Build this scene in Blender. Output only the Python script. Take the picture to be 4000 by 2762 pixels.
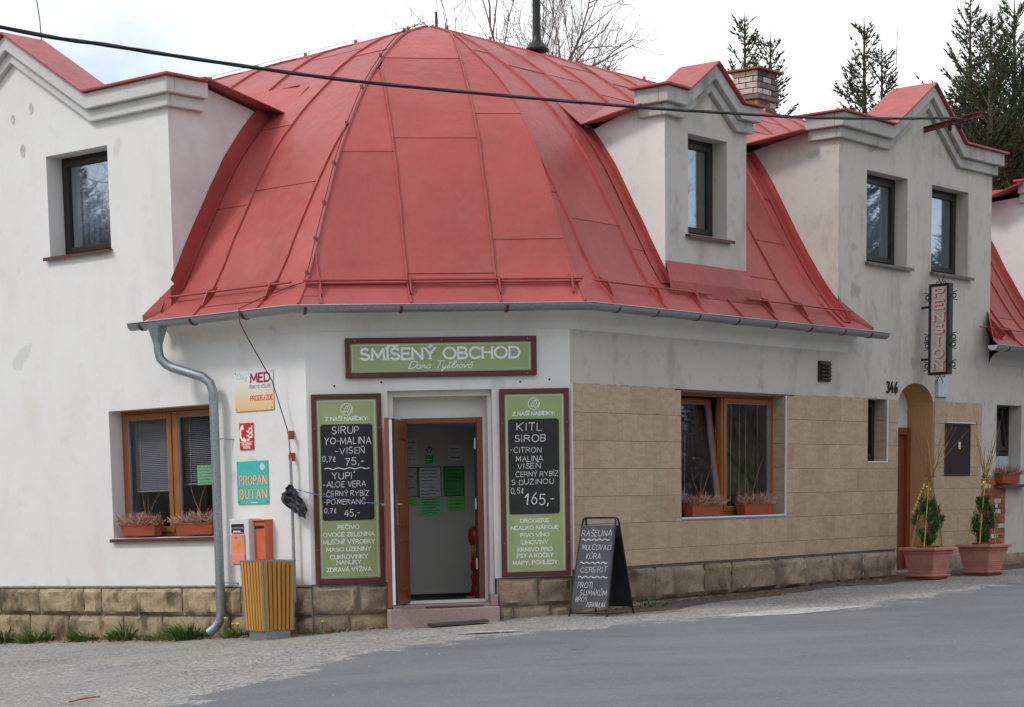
import bpy, math, random
from mathutils import Vector, Matrix, noise
random.seed(11)
for o in list(bpy.data.objects): bpy.data.objects.remove(o)
scene = bpy.context.scene
COL = scene.collection
V = Vector
# ------------------------------------------------------------------ camera
EYE = V((0, 0, 1.107))
TILT, ROLL = math.atan(4800/32800), 0.015
fw = V((0, math.cos(TILT), -math.sin(TILT))); rt0 = V((1, 0, 0)); up0 = rt0.cross(fw)
rt = rt0*math.cos(ROLL) - up0*math.sin(ROLL); up = up0*math.cos(ROLL) + rt0*math.sin(ROLL)
cd = bpy.data.cameras.new('camera'); cam = bpy.data.objects.new('camera', cd); COL.objects.link(cam)
cam.matrix_world = Matrix(((rt.x, up.x, -fw.x, EYE.x), (rt.y, up.y, -fw.y, EYE.y), (rt.z, up.z, -fw.z, EYE.z), (0, 0, 0, 1)))
cd.sensor_fit = 'HORIZONTAL'; cd.sensor_width = 36; cd.lens = 36*4800/2311
cd.shift_x = -10.5/2311; cd.shift_y = 1064.4/2311; cd.clip_start = .1; cd.clip_end = 2000
scene.camera = cam
# ------------------------------------------------------------------ sky and sun
SUN_EL, SUN_AZ = math.radians(48), math.radians(-112)      # azimuth from +Y towards +X: the sun stands to the left
world = bpy.data.worlds.new('World'); scene.world = world; world.use_nodes = True
wt = world.node_tree; wt.nodes.clear()
def wn(t, **k):
    n = wt.nodes.new(t)
    for a, b in k.items(): setattr(n, a, b)
    return n
wout = wn('ShaderNodeOutputWorld'); bg = wn('ShaderNodeBackground'); bg.inputs['Strength'].default_value = 0.12
sky = wn('ShaderNodeTexSky', sky_type='NISHITA', sun_disc=False)
sky.sun_elevation = SUN_EL; sky.sun_rotation = SUN_AZ; sky.altitude = 400; sky.air_density = 1.0; sky.dust_density = .6; sky.ozone_density = .4
tc = wn('ShaderNodeTexCoord'); mp = wn('ShaderNodeMapping'); mp.inputs['Scale'].default_value = (1, 1, 2.2)
mp.inputs['Location'].default_value = (-1.2, 0.7, 1.5)
nz = wn('ShaderNodeTexNoise'); nz.inputs['Scale'].default_value = 2.6; nz.inputs['Detail'].default_value = 7; nz.inputs['Roughness'].default_value = .52
rp = wn('ShaderNodeValToRGB'); rp.color_ramp.elements[0].position = .43; rp.color_ramp.elements[1].position = .61
rp.color_ramp.elements[0].color = (.30, .30, .30, 1)
mx = wn('ShaderNodeMix', data_type='RGBA'); mx.inputs['B'].default_value = (10.6, 10.8, 11.0, 1)
L = wt.links.new
L(tc.outputs['Generated'], mp.inputs['Vector']); L(mp.outputs['Vector'], nz.inputs['Vector']); L(nz.outputs['Fac'], rp.inputs['Fac'])
L(rp.outputs['Color'], mx.inputs['Factor']); L(sky.outputs['Color'], mx.inputs['A']); L(mx.outputs['Result'], bg.inputs['Color']); L(bg.outputs['Background'], wout.inputs['Surface'])
sd = bpy.data.lights.new('sun', 'SUN'); sun = bpy.data.objects.new('sun', sd); COL.objects.link(sun)
sd.energy = 1.5; sd.angle = math.radians(11); sd.color = (1, .96, .9)
sdir = V((math.sin(SUN_AZ)*math.cos(SUN_EL), math.cos(SUN_AZ)*math.cos(SUN_EL), math.sin(SUN_EL)))
sun.rotation_euler = sdir.to_track_quat('Z', 'Y').to_euler()
scene.render.engine = 'CYCLES'
vs = scene.view_settings; vs.view_transform = 'Standard'; vs.look = 'None'; vs.gamma = 1; vs.use_curve_mapping = False; vs.exposure = 0.26
# ------------------------------------------------------------------ helpers: frames, meshes, things
COURSE_TILT = .0135                                          # the house's level courses, tilted up to the right to fit the view
AX, AY = -2.15545, 22.90555
class Fr:
    """origin o, d along, n outwards, z up"""
    def __init__(s, o, deg, k=COURSE_TILT):
        a = math.radians(deg); s.o = V(o); s.k = k
        s.d = V((math.cos(a), math.sin(a), k*math.cos(a))); s.n = V((math.sin(a), -math.cos(a), k*math.sin(a))); s.z = V((0, 0, 1))
    def pt(s, u, v, w=0): return s.o + s.d*u + s.z*v + s.n*w
    def side(s, u0, right):
        """frame of a cheek: along = inwards, out = right (or left)"""
        f = Fr((0, 0, 0), 0); f.o = s.pt(u0, 0, 0); f.d = -s.n; f.n = s.d if right else -s.d; return f
B = Fr((AX, AY, 0), 10); A = Fr((AX, AY, 0), -38); WB = 2.84745
C = Fr(B.pt(WB, 0), 52.5)
def gx(x):
    P = [(-300, -6), (-40, -2.2), (-12, -.75), (-6.3, -.42), (-3, -.2), (-2.1, -.12), (.65, .016), (3, .04), (6, .045), (14, .03), (300, .03)]
    for (a, b), (c, d) in zip(P, P[1:]):
        if x <= c:
            return b + (d-b)*(x-a)/(c-a)
    return .03
def gz(x, y):
    g = (gx(x-.5)+gx(x+.5)+gx(x-1)+gx(x+1)+2*gx(x))/6
    return .0216*(max(y, -8)-23.2) + g
ORG = {}
class MB:
    def __init__(s): s.v = []; s.f = []; s.m = []
    def add(s, vs_, fs, mi=0):
        b = len(s.v); s.v += [V(p) for p in vs_]; s.f += [tuple(b+i for i in f) for f in fs]; s.m += [mi]*len(fs); return s
    def hexa(s, p, mi=0):
        return s.add(p, [(0, 3, 2, 1), (4, 5, 6, 7), (0, 1, 5, 4), (1, 2, 6, 5), (2, 3, 7, 6), (3, 0, 4, 7)], mi)
    def box(s, fr, u0, u1, v0, v1, w0, w1, mi=0):
        return s.hexa([fr.pt(u0, v0, w0), fr.pt(u1, v0, w0), fr.pt(u1, v0, w1), fr.pt(u0, v0, w1), fr.pt(u0, v1, w0), fr.pt(u1, v1, w0), fr.pt(u1, v1, w1), fr.pt(u0, v1, w1)], mi)
    def quad(s, a, b, c, d, mi=0): return s.add([a, b, c, d], [(0, 1, 2, 3)], mi)
    def poly(s, pts, mi=0): return s.add(pts, [tuple(range(len(pts)))], mi)
    def prism(s, fr, poly, w0, w1, mi=0):
        n = len(poly); a = [fr.pt(u, v, w0) for u, v in poly]; b = [fr.pt(u, v, w1) for u, v in poly]
        return s.add(a+b, [tuple(range(n))[::-1], tuple(range(n, 2*n))] + [(i, (i+1) % n, n+(i+1) % n, n+i) for i in range(n)], mi)
    def tube(s, pts, r, n=8, cap=True, mi=0):
        pts = [V(p) for p in pts]; R = r if isinstance(r, (list, tuple)) else [r]*len(pts)
        base = len(s.v); prev = None
        for i, p in enumerate(pts):
            t = (pts[min(i+1, len(pts)-1)]-pts[max(i-1, 0)])
            if t.length < 1e-9: t = V((0, 0, 1))
            t.normalize()
            if prev is None:
                a = t.cross(V((0, 0, 1)))
                if a.length < .05: a = t.cross(V((1, 0, 0)))
            else: a = prev - t*prev.dot(t)
            a.normalize(); prev = a; b = t.cross(a)
            for j in range(n):
                q = 2*math.pi*j/n; s.v.append(p+(a*math.cos(q)+b*math.sin(q))*R[i])
        for i in range(len(pts)-1):
            for j in range(n):
                s.f.append((base+i*n+j, base+i*n+(j+1) % n, base+(i+1)*n+(j+1) % n, base+(i+1)*n+j)); s.m.append(mi)
        if cap:
            s.f.append(tuple(base+j for j in range(n))[::-1]); s.m.append(mi)
            e = base+(len(pts)-1)*n; s.f.append(tuple(e+j for j in range(n))); s.m.append(mi)
        return s
    def lathe(s, c, prof, n=16, ax=(1, 0, 0), ay=(0, 1, 0), az=(0, 0, 1), mi=0):
        c, ax, ay, az = V(c), V(ax), V(ay), V(az); base = len(s.v)
        for r, h in prof:
            for j in range(n):
                q = 2*math.pi*j/n; s.v.append(c+ax*(r*math.cos(q))+ay*(r*math.sin(q))+az*h)
        for i in range(len(prof)-1):
            for j in range(n):
                s.f.append((base+i*n+j, base+i*n+(j+1) % n, base+(i+1)*n+(j+1) % n, base+(i+1)*n+j)); s.m.append(mi)
        return s
    def frustum(s, fr, c, a0, b0, a1, b1, v0, v1, mi=0):
        """rectangular frustum about (u,w)=c"""
        u, w = c
        return s.hexa([fr.pt(u-a0, v0, w-b0), fr.pt(u+a0, v0, w-b0), fr.pt(u+a0, v0, w+b0), fr.pt(u-a0, v0, w+b0), fr.pt(u-a1, v1, w-b1), fr.pt(u+a1, v1, w-b1), fr.pt(u+a1, v1, w+b1), fr.pt(u-a1, v1, w+b1)], mi)
    def ribbon(s, fr, pl, wd, w, mi=0):
        """flat stroke of width wd along the polyline pl, lying at distance w"""
        n = len(pl)
        if n < 2: return s
        for i in range(1, n-1):                              # break the stroke at sharp corners
            ax, ay = pl[i][0]-pl[i-1][0], pl[i][1]-pl[i-1][1]; bx, by = pl[i+1][0]-pl[i][0], pl[i+1][1]-pl[i][1]
            if ax*bx+ay*by < -.1*math.hypot(ax, ay)*math.hypot(bx, by):
                s.ribbon(fr, pl[:i+1], wd, w, mi); return s.ribbon(fr, pl[i:], wd, w+.0002, mi)
        L_, R_ = [], []
        for i in range(n):
            x, y = pl[i]
            ax, ay = pl[max(i-1, 0)]; bx, by = pl[min(i+1, n-1)]
            d1 = (x-ax, y-ay) if i else (bx-x, by-y); d2 = (bx-x, by-y) if i < n-1 else d1
            l1 = math.hypot(*d1) or 1e-9; l2 = math.hypot(*d2) or 1e-9
            n1 = (-d1[1]/l1, d1[0]/l1); n2 = (-d2[1]/l2, d2[0]/l2)
            mxx, myy = n1[0]+n2[0], n1[1]+n2[1]; q = mxx*mxx+myy*myy
            if q < .3: mxx, myy, q = n1[0], n1[1], 2
            k = min(2/q*1.0, 1.6)*wd/2 if q != 2 else wd/2
            ex = ey = 0
            if i == 0: ex, ey = -d2[0]/l2*wd*.3, -d2[1]/l2*wd*.3
            if i == n-1: ex, ey = d1[0]/l1*wd*.3, d1[1]/l1*wd*.3
            L_.append(fr.pt(x+ex+mxx*k, y+ey+myy*k, w)); R_.append(fr.pt(x+ex-mxx*k, y+ey-myy*k, w))
        return s.add(L_+R_, [(i, i+1, n+i+1, n+i) for i in range(n-1)], mi)
    def build(s, name, mats, parent=None, smooth=False, bevel=0, origin=None, recalc=True):
        me = bpy.data.meshes.new(name)
        if parent is not None: org = ORG[parent.name]
        elif origin is not None: org = V(origin)
        else: org = V((0, 0, 0))
        me.from_pydata([tuple(p-org) for p in s.v], [], s.f)
        ml = mats if isinstance(mats, (list, tuple)) else [mats]
        for m in ml: me.materials.append(m)
        if len(ml) > 1: me.polygons.foreach_set('material_index', s.m)
        if recalc:
            import bmesh
            bm = bmesh.new(); bm.from_mesh(me); bmesh.ops.recalc_face_normals(bm, faces=bm.faces); bm.to_mesh(me); bm.free()
        if smooth: me.polygons.foreach_set('use_smooth', [True]*len(me.polygons))
        me.update()
        o = bpy.data.objects.new(name, me); COL.objects.link(o)
        if parent is not None: o.parent = parent; ORG[o.name] = org
        else: o.location = org; ORG[o.name] = org
        if bevel:
            b = o.modifiers.new('bevel', 'BEVEL'); b.width = bevel; b.segments = 2; b.limit_method = 'ANGLE'
        if smooth:
            try:
                o.data.set_sharp_from_angle(angle=math.radians(40))
            except Exception: pass
        return o
def tag(o, label, cat, group=None):
    o['label'] = label; o['category'] = cat
    if group: o['group'] = group
    return o
def thing(name, label, cat, loc, group=None):
    o = bpy.data.objects.new(name, None); COL.objects.link(o); o.location = V(loc); ORG[o.name] = V(loc); o.empty_display_size = .1
    return tag(o, label, cat, group)
def part(name, parent):
    """an Empty that gathers sub-parts"""
    o = bpy.data.objects.new(name, None); COL.objects.link(o); o.parent = parent; ORG[o.name] = ORG[parent.name]; o.empty_display_size = .1
    return o
# ------------------------------------------------------------------ materials
def MAT(name):
    m = bpy.data.materials.new(name); m.use_nodes = True; nt = m.node_tree
    return m, nt, nt.nodes['Principled BSDF']
def nd(nt, t, **k):
    n = nt.nodes.new(t)
    for a, b in k.items():
        if a in n.inputs: n.inputs[a].default_value = b
        else: setattr(n, a, b)
    return n
def pos(nt, scale=(1, 1, 1)):
    g = nd(nt, 'ShaderNodeNewGeometry'); m = nd(nt, 'ShaderNodeMapping'); m.inputs['Scale'].default_value = scale
    nt.links.new(g.outputs['Position'], m.inputs['Vector']); return m.outputs['Vector']
def nse(nt, vec, scale, detail=4, rough=.55):
    n = nd(nt, 'ShaderNodeTexNoise', Scale=scale, Detail=detail, Roughness=rough); nt.links.new(vec, n.inputs['Vector']); return n.outputs['Fac']
def ramp(nt, fac, stops):
    r = nd(nt, 'ShaderNodeValToRGB'); e = r.color_ramp.elements
    while len(e) < len(stops): e.new(.5)
    for i, (p, c) in enumerate(stops):
        e[i].position = p; e[i].color = (c, c, c, 1) if isinstance(c, (int, float)) else (*c, 1)
    nt.links.new(fac, r.inputs['Fac']); return r.outputs['Color']
def mix(nt, fac, a, b, mode='MIX'):
    m = nd(nt, 'ShaderNodeMix', data_type='RGBA', blend_type=mode)
    for s_, x in (('Factor', fac), ('A', a), ('B', b)):
        if isinstance(x, (int, float)): m.inputs[s_].default_value = x
        elif isinstance(x, tuple): m.inputs[s_].default_value = (*x, 1)
        else: nt.links.new(x, m.inputs[s_])
    return m.outputs['Result']
def bump(nt, b, h, strength=.3, dist=.01):
    n = nd(nt, 'ShaderNodeBump', Strength=strength, Distance=dist); nt.links.new(h, n.inputs['Height']); nt.links.new(n.outputs['Normal'], b.inputs['Normal'])
def objrand(nt, col, lo, hi):
    i = nd(nt, 'ShaderNodeObjectInfo'); mr = nd(nt, 'ShaderNodeMapRange'); mr.inputs['To Min'].default_value = lo; mr.inputs['To Max'].default_value = hi
    nt.links.new(i.outputs['Random'], mr.inputs['Value'])
    cc = nd(nt, 'ShaderNodeCombineColor'); [nt.links.new(mr.outputs['Result'], cc.inputs[k]) for k in range(3)]
    return mix(nt, 1.0, col, cc.outputs['Color'], 'MULTIPLY')
def simple(name, col, rough=.6, metal=0, var=.12, scale=9, spec=.4, orand=0, bmp=0, bsc=80):
    m, nt, b = MAT(name); b.inputs['Roughness'].default_value = rough; b.inputs['Metallic'].default_value = metal; b.inputs['Specular IOR Level'].default_value = spec
    p = pos(nt); f = nse(nt, p, scale)
    c = mix(nt, ramp(nt, f, [(.3, 0.), (.7, 1.)]), tuple(x*(1-var) for x in col), tuple(min(1, x*(1+var)) for x in col))
    if orand: c = objrand(nt, c, 1-orand, 1+orand)
    nt.links.new(c, b.inputs['Base Color'])
    if bmp: bump(nt, b, nse(nt, p, bsc, 3), bmp, .005)
    return m
def plaster(name, col, stain, grime, amount):
    m, nt, b = MAT(name); b.inputs['Roughness'].default_value = .92; b.inputs['Specular IOR Level'].default_value = .15
    p = pos(nt); big = nse(nt, p, .9, 5); mid = nse(nt, p, 4.5, 6, .65); streak = nse(nt, pos(nt, (1.5, 1.5, .6)), 1.5, 5, .62)
    c = mix(nt, ramp(nt, big, [(.35, 0.), (.68, 1.)]), col, tuple(x*y for x, y in zip(col, (.95, .935, .915))))
    c = mix(nt, ramp(nt, streak, [(.52, 0.), (.74, amount)]), c, stain)
    c = mix(nt, ramp(nt, mid, [(.55, 0.), (.78, amount*.75)]), c, grime)
    fine = nse(nt, p, 38, 4, .7)
    c = mix(nt, ramp(nt, fine, [(.3, .10), (.5, 0.)]), c, tuple(x*.7 for x in col))
    spots = nse(nt, p, 2.2, 2, .4)
    c = mix(nt, ramp(nt, spots, [(.70, 0.), (.735, amount*.8)]), c, tuple(x*.6 for x in col))
    nt.links.new(c, b.inputs['Base Color'])
    h = mix(nt, .35, nse(nt, p, 26, 5, .6), nse(nt, p, 150, 3, .6)); bump(nt, b, h, .35, .006)
    return m
m_plaster = plaster('plaster_white', (.74, .73, .71), (.64, .585, .52), (.56, .53, .49), .48)
m_plaster_b = plaster('plaster_corner', (.74, .725, .69), (.52, .48, .41), (.45, .43, .40), .45)
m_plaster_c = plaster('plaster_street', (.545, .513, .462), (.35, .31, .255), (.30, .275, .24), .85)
m_cornice = plaster('dirty_cornice_plaster', (.46, .445, .42), (.20, .19, .18), (.17, .165, .16), .85)
m_cornice_a = plaster('weathered_cornice_plaster', (.60, .59, .565), (.40, .385, .37), (.36, .35, .34), .7)
m_ochre = plaster('plaster_ochre', (.52, .31, .16), (.40, .24, .13), (.38, .26, .17), .35)
m_patch = simple('plaster_patch', (.48, .46, .43), .95, var=.2, scale=20)
def roofmat(name, col):
    m, nt, b = MAT(name); b.inputs['Roughness'].default_value = .42; b.inputs['Specular IOR Level'].default_value = .3
    p = pos(nt); n1 = nse(nt, p, 1.3, 5); n2 = nse(nt, p, 9, 6, .7)
    c = mix(nt, ramp(nt, n1, [(.3, 0.), (.7, 1.)]), tuple(x*.88 for x in col), tuple(x*1.1 for x in col))
    c = mix(nt, ramp(nt, n2, [(.5, 0.), (.8, .22)]), c, (.30, .13, .11))
    c = mix(nt, ramp(nt, nse(nt, pos(nt, (2.5, 2.5, .5)), 1.3, 6, .65), [(.5, 0.), (.75, .18)]), c, (.45, .16, .14))
    ch = nse(nt, p, 24, 3, .5); gate = nse(nt, p, 1.9, 2)
    cm = nd(nt, 'ShaderNodeMath', operation='MULTIPLY'); nt.links.new(ramp(nt, ch, [(.77, 0.), (.78, 1.)]), cm.inputs[0]); nt.links.new(ramp(nt, gate, [(.5, 0.), (.6, 1.)]), cm.inputs[1])
    c = mix(nt, cm.outputs[0], c, (.55, .42, .38))
    c = objrand(nt, c, .93, 1.06); nt.links.new(c, b.inputs['Base Color'])
    nt.links.new(ramp(nt, n2, [(.3, .34), (.7, .52)]), b.inputs['Roughness'])
    bump(nt, b, mix(nt, .4, nse(nt, p, 1.7, 3), nse(nt, p, 6, 3)), .4, .06)
    return m
m_roof = roofmat('roof_red_paint', (.372, .072, .063))
m_flash = roofmat('flashing_red_paint', (.34, .055, .05))
m_under = simple('roof_underlay', (.09, .03, .03), .9)
m_zinc = simple('galvanised_steel', (.33, .355, .37), .42, .75, .22, 60, bmp=.08, bsc=120)
m_brown_metal = simple('brown_painted_steel', (.10, .035, .028), .5, 0, .15, 20)
m_oak = None
def wood(name, c1, c2, rough=.45, dirn=(18, 18, 1.2)):
    m, nt, b = MAT(name); b.inputs['Roughness'].default_value = rough
    p = pos(nt, dirn); f = nse(nt, p, 2.6, 6, .65)
    c = mix(nt, ramp(nt, f, [(.3, 0.), (.7, 1.)]), c1, c2); c = objrand(nt, c, .9, 1.1); nt.links.new(c, b.inputs['Base Color']); bump(nt, b, f, .12, .004); return m
m_oak = wood('golden_oak', (.23, .075, .015), (.32, .12, .03))
m_door = wood('mahogany_stain', (.17, .048, .02), (.23, .075, .03))
m_dark = simple('dark_brown_frame', (.028, .017, .016), .4, 0, .2, 14)
m_signwood = simple('red_brown_sign_frame', (.105, .026, .02), .5, 0, .15, 10)
m_slat = wood('yellow_stained_slat', (.42, .19, .03), (.54, .27, .05), .5, (20, 20, 1))
def stone():
    m, nt, b = MAT('sandstone'); b.inputs['Roughness'].default_value = .95; b.inputs['Specular IOR Level'].default_value = .1
    p = pos(nt); n1 = nse(nt, p, 5, 6, .65); n2 = nse(nt, pos(nt, (1.6, 1.6, .8)), 3.2, 5, .6); n3 = nse(nt, p, 45, 5, .7)
    c = mix(nt, ramp(nt, n1, [(.3, 0.), (.7, 1.)]), (.34, .26, .16), (.50, .40, .265))
    c = mix(nt, ramp(nt, n3, [(.35, .45), (.6, 0.)]), c, (.17, .125, .08))
    c = mix(nt, ramp(nt, n2, [(.50, 0.), (.66, .8)]), c, (.075, .06, .05))
    c = objrand(nt, c, .78, 1.12); nt.links.new(c, b.inputs['Base Color'])
    bump(nt, b, mix(nt, .5, n3, nse(nt, p, 14, 5, .7)), .8, .025); return m
m_stone = stone()
def stone_dark():
    m, nt, b = MAT('weathered_sandstone'); b.inputs['Roughness'].default_value = .95; b.inputs['Specular IOR Level'].default_value = .1
    p = pos(nt); n1 = nse(nt, p, 4, 6, .65); n2 = nse(nt, p, 2.2, 5, .6); n3 = nse(nt, p, 45, 5, .7)
    c = mix(nt, ramp(nt, n1, [(.3, 0.), (.7, 1.)]), (.27, .205, .138), (.42, .33, .225))
    c = mix(nt, ramp(nt, n2, [(.50, 0.), (.68, .85)]), c, (.075, .062, .046))
    c = mix(nt, ramp(nt, n3, [(.35, .4), (.6, 0.)]), c, (.10, .08, .06))
    c = objrand(nt, c, .75, 1.15); nt.links.new(c, b.inputs['Base Color'])
    bump(nt, b, mix(nt, .5, n3, nse(nt, p, 14, 5, .7)), .8, .025); return m
m_stone2 = stone_dark()
m_mortar = simple('mortar', (.27, .24, .20), .95, var=.3, scale=18, bmp=.5, bsc=60)
m_mortar_dk = simple('dark_joint_mortar', (.12, .105, .09), .95, var=.3, scale=18, bmp=.5, bsc=60)  # darker mortar, its own colour, in the street-side plinth joints
def tilemat():
    m, nt, b = MAT('beige_stone_tile'); b.inputs['Roughness'].default_value = .55; b.inputs['Specular IOR Level'].default_value = .3
    g = nd(nt, 'ShaderNodeNewGeometry'); oi = nd(nt, 'ShaderNodeObjectInfo'); ad = nd(nt, 'ShaderNodeVectorMath', operation='MULTIPLY_ADD')
    ad.inputs[1].default_value = (1, 1, 1); sc = nd(nt, 'ShaderNodeMath', operation='MULTIPLY'); sc.inputs[1].default_value = 37; nt.links.new(oi.outputs['Random'], sc.inputs[0])
    nt.links.new(g.outputs['Position'], ad.inputs[0]); cb = nd(nt, 'ShaderNodeCombineXYZ'); nt.links.new(sc.outputs[0], cb.inputs[0]); nt.links.new(cb.outputs[0], ad.inputs[2])
    mpp = nd(nt, 'ShaderNodeMapping'); mpp.inputs['Scale'].default_value = (2.4, 2.4, 9); nt.links.new(ad.outputs[0], mpp.inputs['Vector'])
    n1 = nse(nt, mpp.outputs[0], 2.2, 6, .65); n2 = nse(nt, mpp.outputs[0], 5, 6, .75); n3 = nse(nt, ad.outputs[0], 3, 3)
    c = mix(nt, ramp(nt, n1, [(.3, 0.), (.7, 1.)]), (.40, .285, .185), (.50, .378, .26))
    c = mix(nt, ramp(nt, n2, [(.52, 0.), (.70, .5)]), c, (.25, .155, .095))
    c = mix(nt, ramp(nt, n3, [(.55, 0.), (.75, .45)]), c, (.38, .19, .11))
    c = objrand(nt, c, .92, 1.06); nt.links.new(c, b.inputs['Base Color']); bump(nt, b, n2, .3, .006); return m
m_tile = tilemat()
m_grout = simple('tile_grout', (.10, .075, .055), .9)
m_white_trim = simple('white_pvc_trim', (.75, .75, .74), .5, var=.04)
m_brick = simple('red_brick', (.36, .105, .05), .9, var=.35, scale=16, orand=.3, bmp=.6, bsc=50)
m_brick_y = simple('yellow_chimney_brick', (.46, .26, .12), .9, var=.3, scale=12, orand=.25, bmp=.5, bsc=50)
m_brick_s = simple('sooty_chimney_brick', (.15, .13, .115), .9, var=.45, scale=9, orand=.4, bmp=.5, bsc=50)
m_lime = simple('lime_mortar', (.50, .46, .41), .95, var=.3, scale=14, bmp=.5, bsc=50)
def ground_mat(name, c1, c2, cdark, spec_scale, vor, bstr, dark_amt=.35):
    m, nt, b = MAT(name); b.inputs['Roughness'].default_value = .9; b.inputs['Specular IOR Level'].default_value = .25
    p = pos(nt); v = nd(nt, 'ShaderNodeTexVoronoi', Scale=vor); nt.links.new(p, v.inputs['Vector'])
    sep = nd(nt, 'ShaderNodeSeparateColor'); nt.links.new(v.outputs['Color'], sep.inputs[0])
    c = mix(nt, sep.outputs[0], c1, c2)
    fine = nse(nt, p, spec_scale, 3, .6); c = mix(nt, ramp(nt, fine, [(.32, dark_amt), (.55, 0.)]), c, cdark)
    big = nse(nt, p, .8, 5, .6); c = mix(nt, ramp(nt, big, [(.4, 0.), (.7, .35)]), c, tuple(x*.72 for x in c1))
    mid = nse(nt, p, 5, 4, .6); c = mix(nt, ramp(nt, mid, [(.58, 0.), (.75, .3)]), c, cdark)
    grn = nse(nt, p, 26, 5, .75); c = mix(nt, ramp(nt, grn, [(.5, 0.), (.72, .5)]), c, tuple(min(1, x*1.25) for x in c2)); c = mix(nt, ramp(nt, nse(nt, p, 20, 4, .75), [(.52, 0.), (.72, .45)]), c, cdark)
    pat = nse(nt, pos(nt, (.5, 1.1, 1)), 1.1, 5, .6); c = mix(nt, ramp(nt, pat, [(.45, 0.), (.65, .35)]), c, tuple((a+b)/2*k for a, b, k in zip(c1, c2, (1.12, 1.06, .96))))
    nt.links.new(c, b.inputs['Base Color']); bump(nt, b, mix(nt, .5, fine, v.outputs['Distance']), bstr, .012); return m
V1, V2, V3 = (.135, .127, .12), (.45, .43, .40), (.06, .056, .052)
m_verge = ground_mat('worn_gravel_asphalt', V1, V2, V3, 60, 42, 1.0, .5)
m_road = ground_mat('road_asphalt', (.122, .127, .138), (.165, .170, .181), (.078, .081, .088), 70, 90, .5, .3)
def soften(m):
    """grit from the verge lies scattered over the road's margin"""
    nt = m.node_tree; b = nt.nodes['Principled BSDF']; old = b.inputs['Base Color'].links[0].from_socket; p = pos(nt)
    at = nd(nt, 'ShaderNodeAttribute', attribute_name='inset'); v = nd(nt, 'ShaderNodeTexVoronoi', Scale=42); nt.links.new(p, v.inputs['Vector']); sc = nd(nt, 'ShaderNodeSeparateColor'); nt.links.new(v.outputs['Color'], sc.inputs[0])
    g = mix(nt, sc.outputs[0], V1, V2); g = mix(nt, ramp(nt, nse(nt, p, 60, 3, .6), [(.32, .5), (.55, 0.)]), g, V3); g = mix(nt, ramp(nt, nse(nt, p, 26, 5, .75), [(.5, 0.), (.72, .5)]), g, tuple(min(1, x*1.25) for x in V2))
    a = nd(nt, 'ShaderNodeMath', operation='MULTIPLY_ADD'); a.inputs[1].default_value = .55; nt.links.new(at.outputs['Fac'], a.inputs[0]); n1 = nse(nt, p, 2.0, 6, .7)
    k = nd(nt, 'ShaderNodeMath', operation='MULTIPLY'); k.inputs[1].default_value = 1.5; nt.links.new(n1, k.inputs[0]); nt.links.new(k.outputs[0], a.inputs[2])
    n2 = nd(nt, 'ShaderNodeMath', operation='MULTIPLY_ADD'); n2.inputs[1].default_value = .4; nt.links.new(nse(nt, p, 30, 4, .7), n2.inputs[0]); nt.links.new(a.outputs[0], n2.inputs[2])
    nt.links.new(mix(nt, ramp(nt, n2.outputs[0], [(.94, 0.), (1.26, 1.)]), g, old), b.inputs['Base Color'])
soften(m_road)
def specks(m):
    nt = m.node_tree; b = nt.nodes['Principled BSDF']; old = b.inputs['Base Color'].links[0].from_socket; p = pos(nt)
    c = mix(nt, ramp(nt, nse(nt, p, 34, 2, .5), [(.68, 0.), (.74, .55)]), old, (.36, .36, .355)); c = mix(nt, ramp(nt, nse(nt, p, 29, 2, .5), [(.70, 0.), (.76, .6)]), c, (.05, .05, .052))
    c = mix(nt, ramp(nt, nse(nt, pos(nt, (.35, .8, 1)), .9, 4, .6), [(.45, 0.), (.7, .45)]), c, (.20, .20, .205)); c = mix(nt, ramp(nt, nse(nt, pos(nt, (.5, .9, 1)), 1.4, 4, .6), [(.55, 0.), (.75, .4)]), c, (.085, .09, .10))
    nt.links.new(c, b.inputs['Base Color'])
specks(m_road)
m_dirt = ground_mat('damp_dirt', (.085, .066, .052), (.15, .12, .095), (.04, .032, .026), 40, 60, .8)
m_paint = simple('worn_road_paint', (.36, .36, .355), .85, var=.45, scale=16)
m_step = simple('pink_granite_step', (.37, .265, .235), .75, var=.2, scale=90)
m_white = simple('white_lettering', (.82, .83, .80), .6, var=.03)
m_chalk = simple('chalk', (.70, .70, .69), .95, var=.2, scale=60)
m_board = simple('blackboard', (.018, .019, .024), .5, var=.25, scale=6)
m_green = None
def greenmat():
    m, nt, b = MAT('sage_green_print'); b.inputs['Roughness'].default_value = .32; b.inputs['Specular IOR Level'].default_value = .45
    p = pos(nt); c = mix(nt, ramp(nt, nse(nt, p, .7, 2), [(.3, 0.), (.7, 1.)]), (.29, .36, .155), (.34, .41, .20)); nt.links.new(c, b.inputs['Base Color']); return m
m_green = greenmat()
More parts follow.
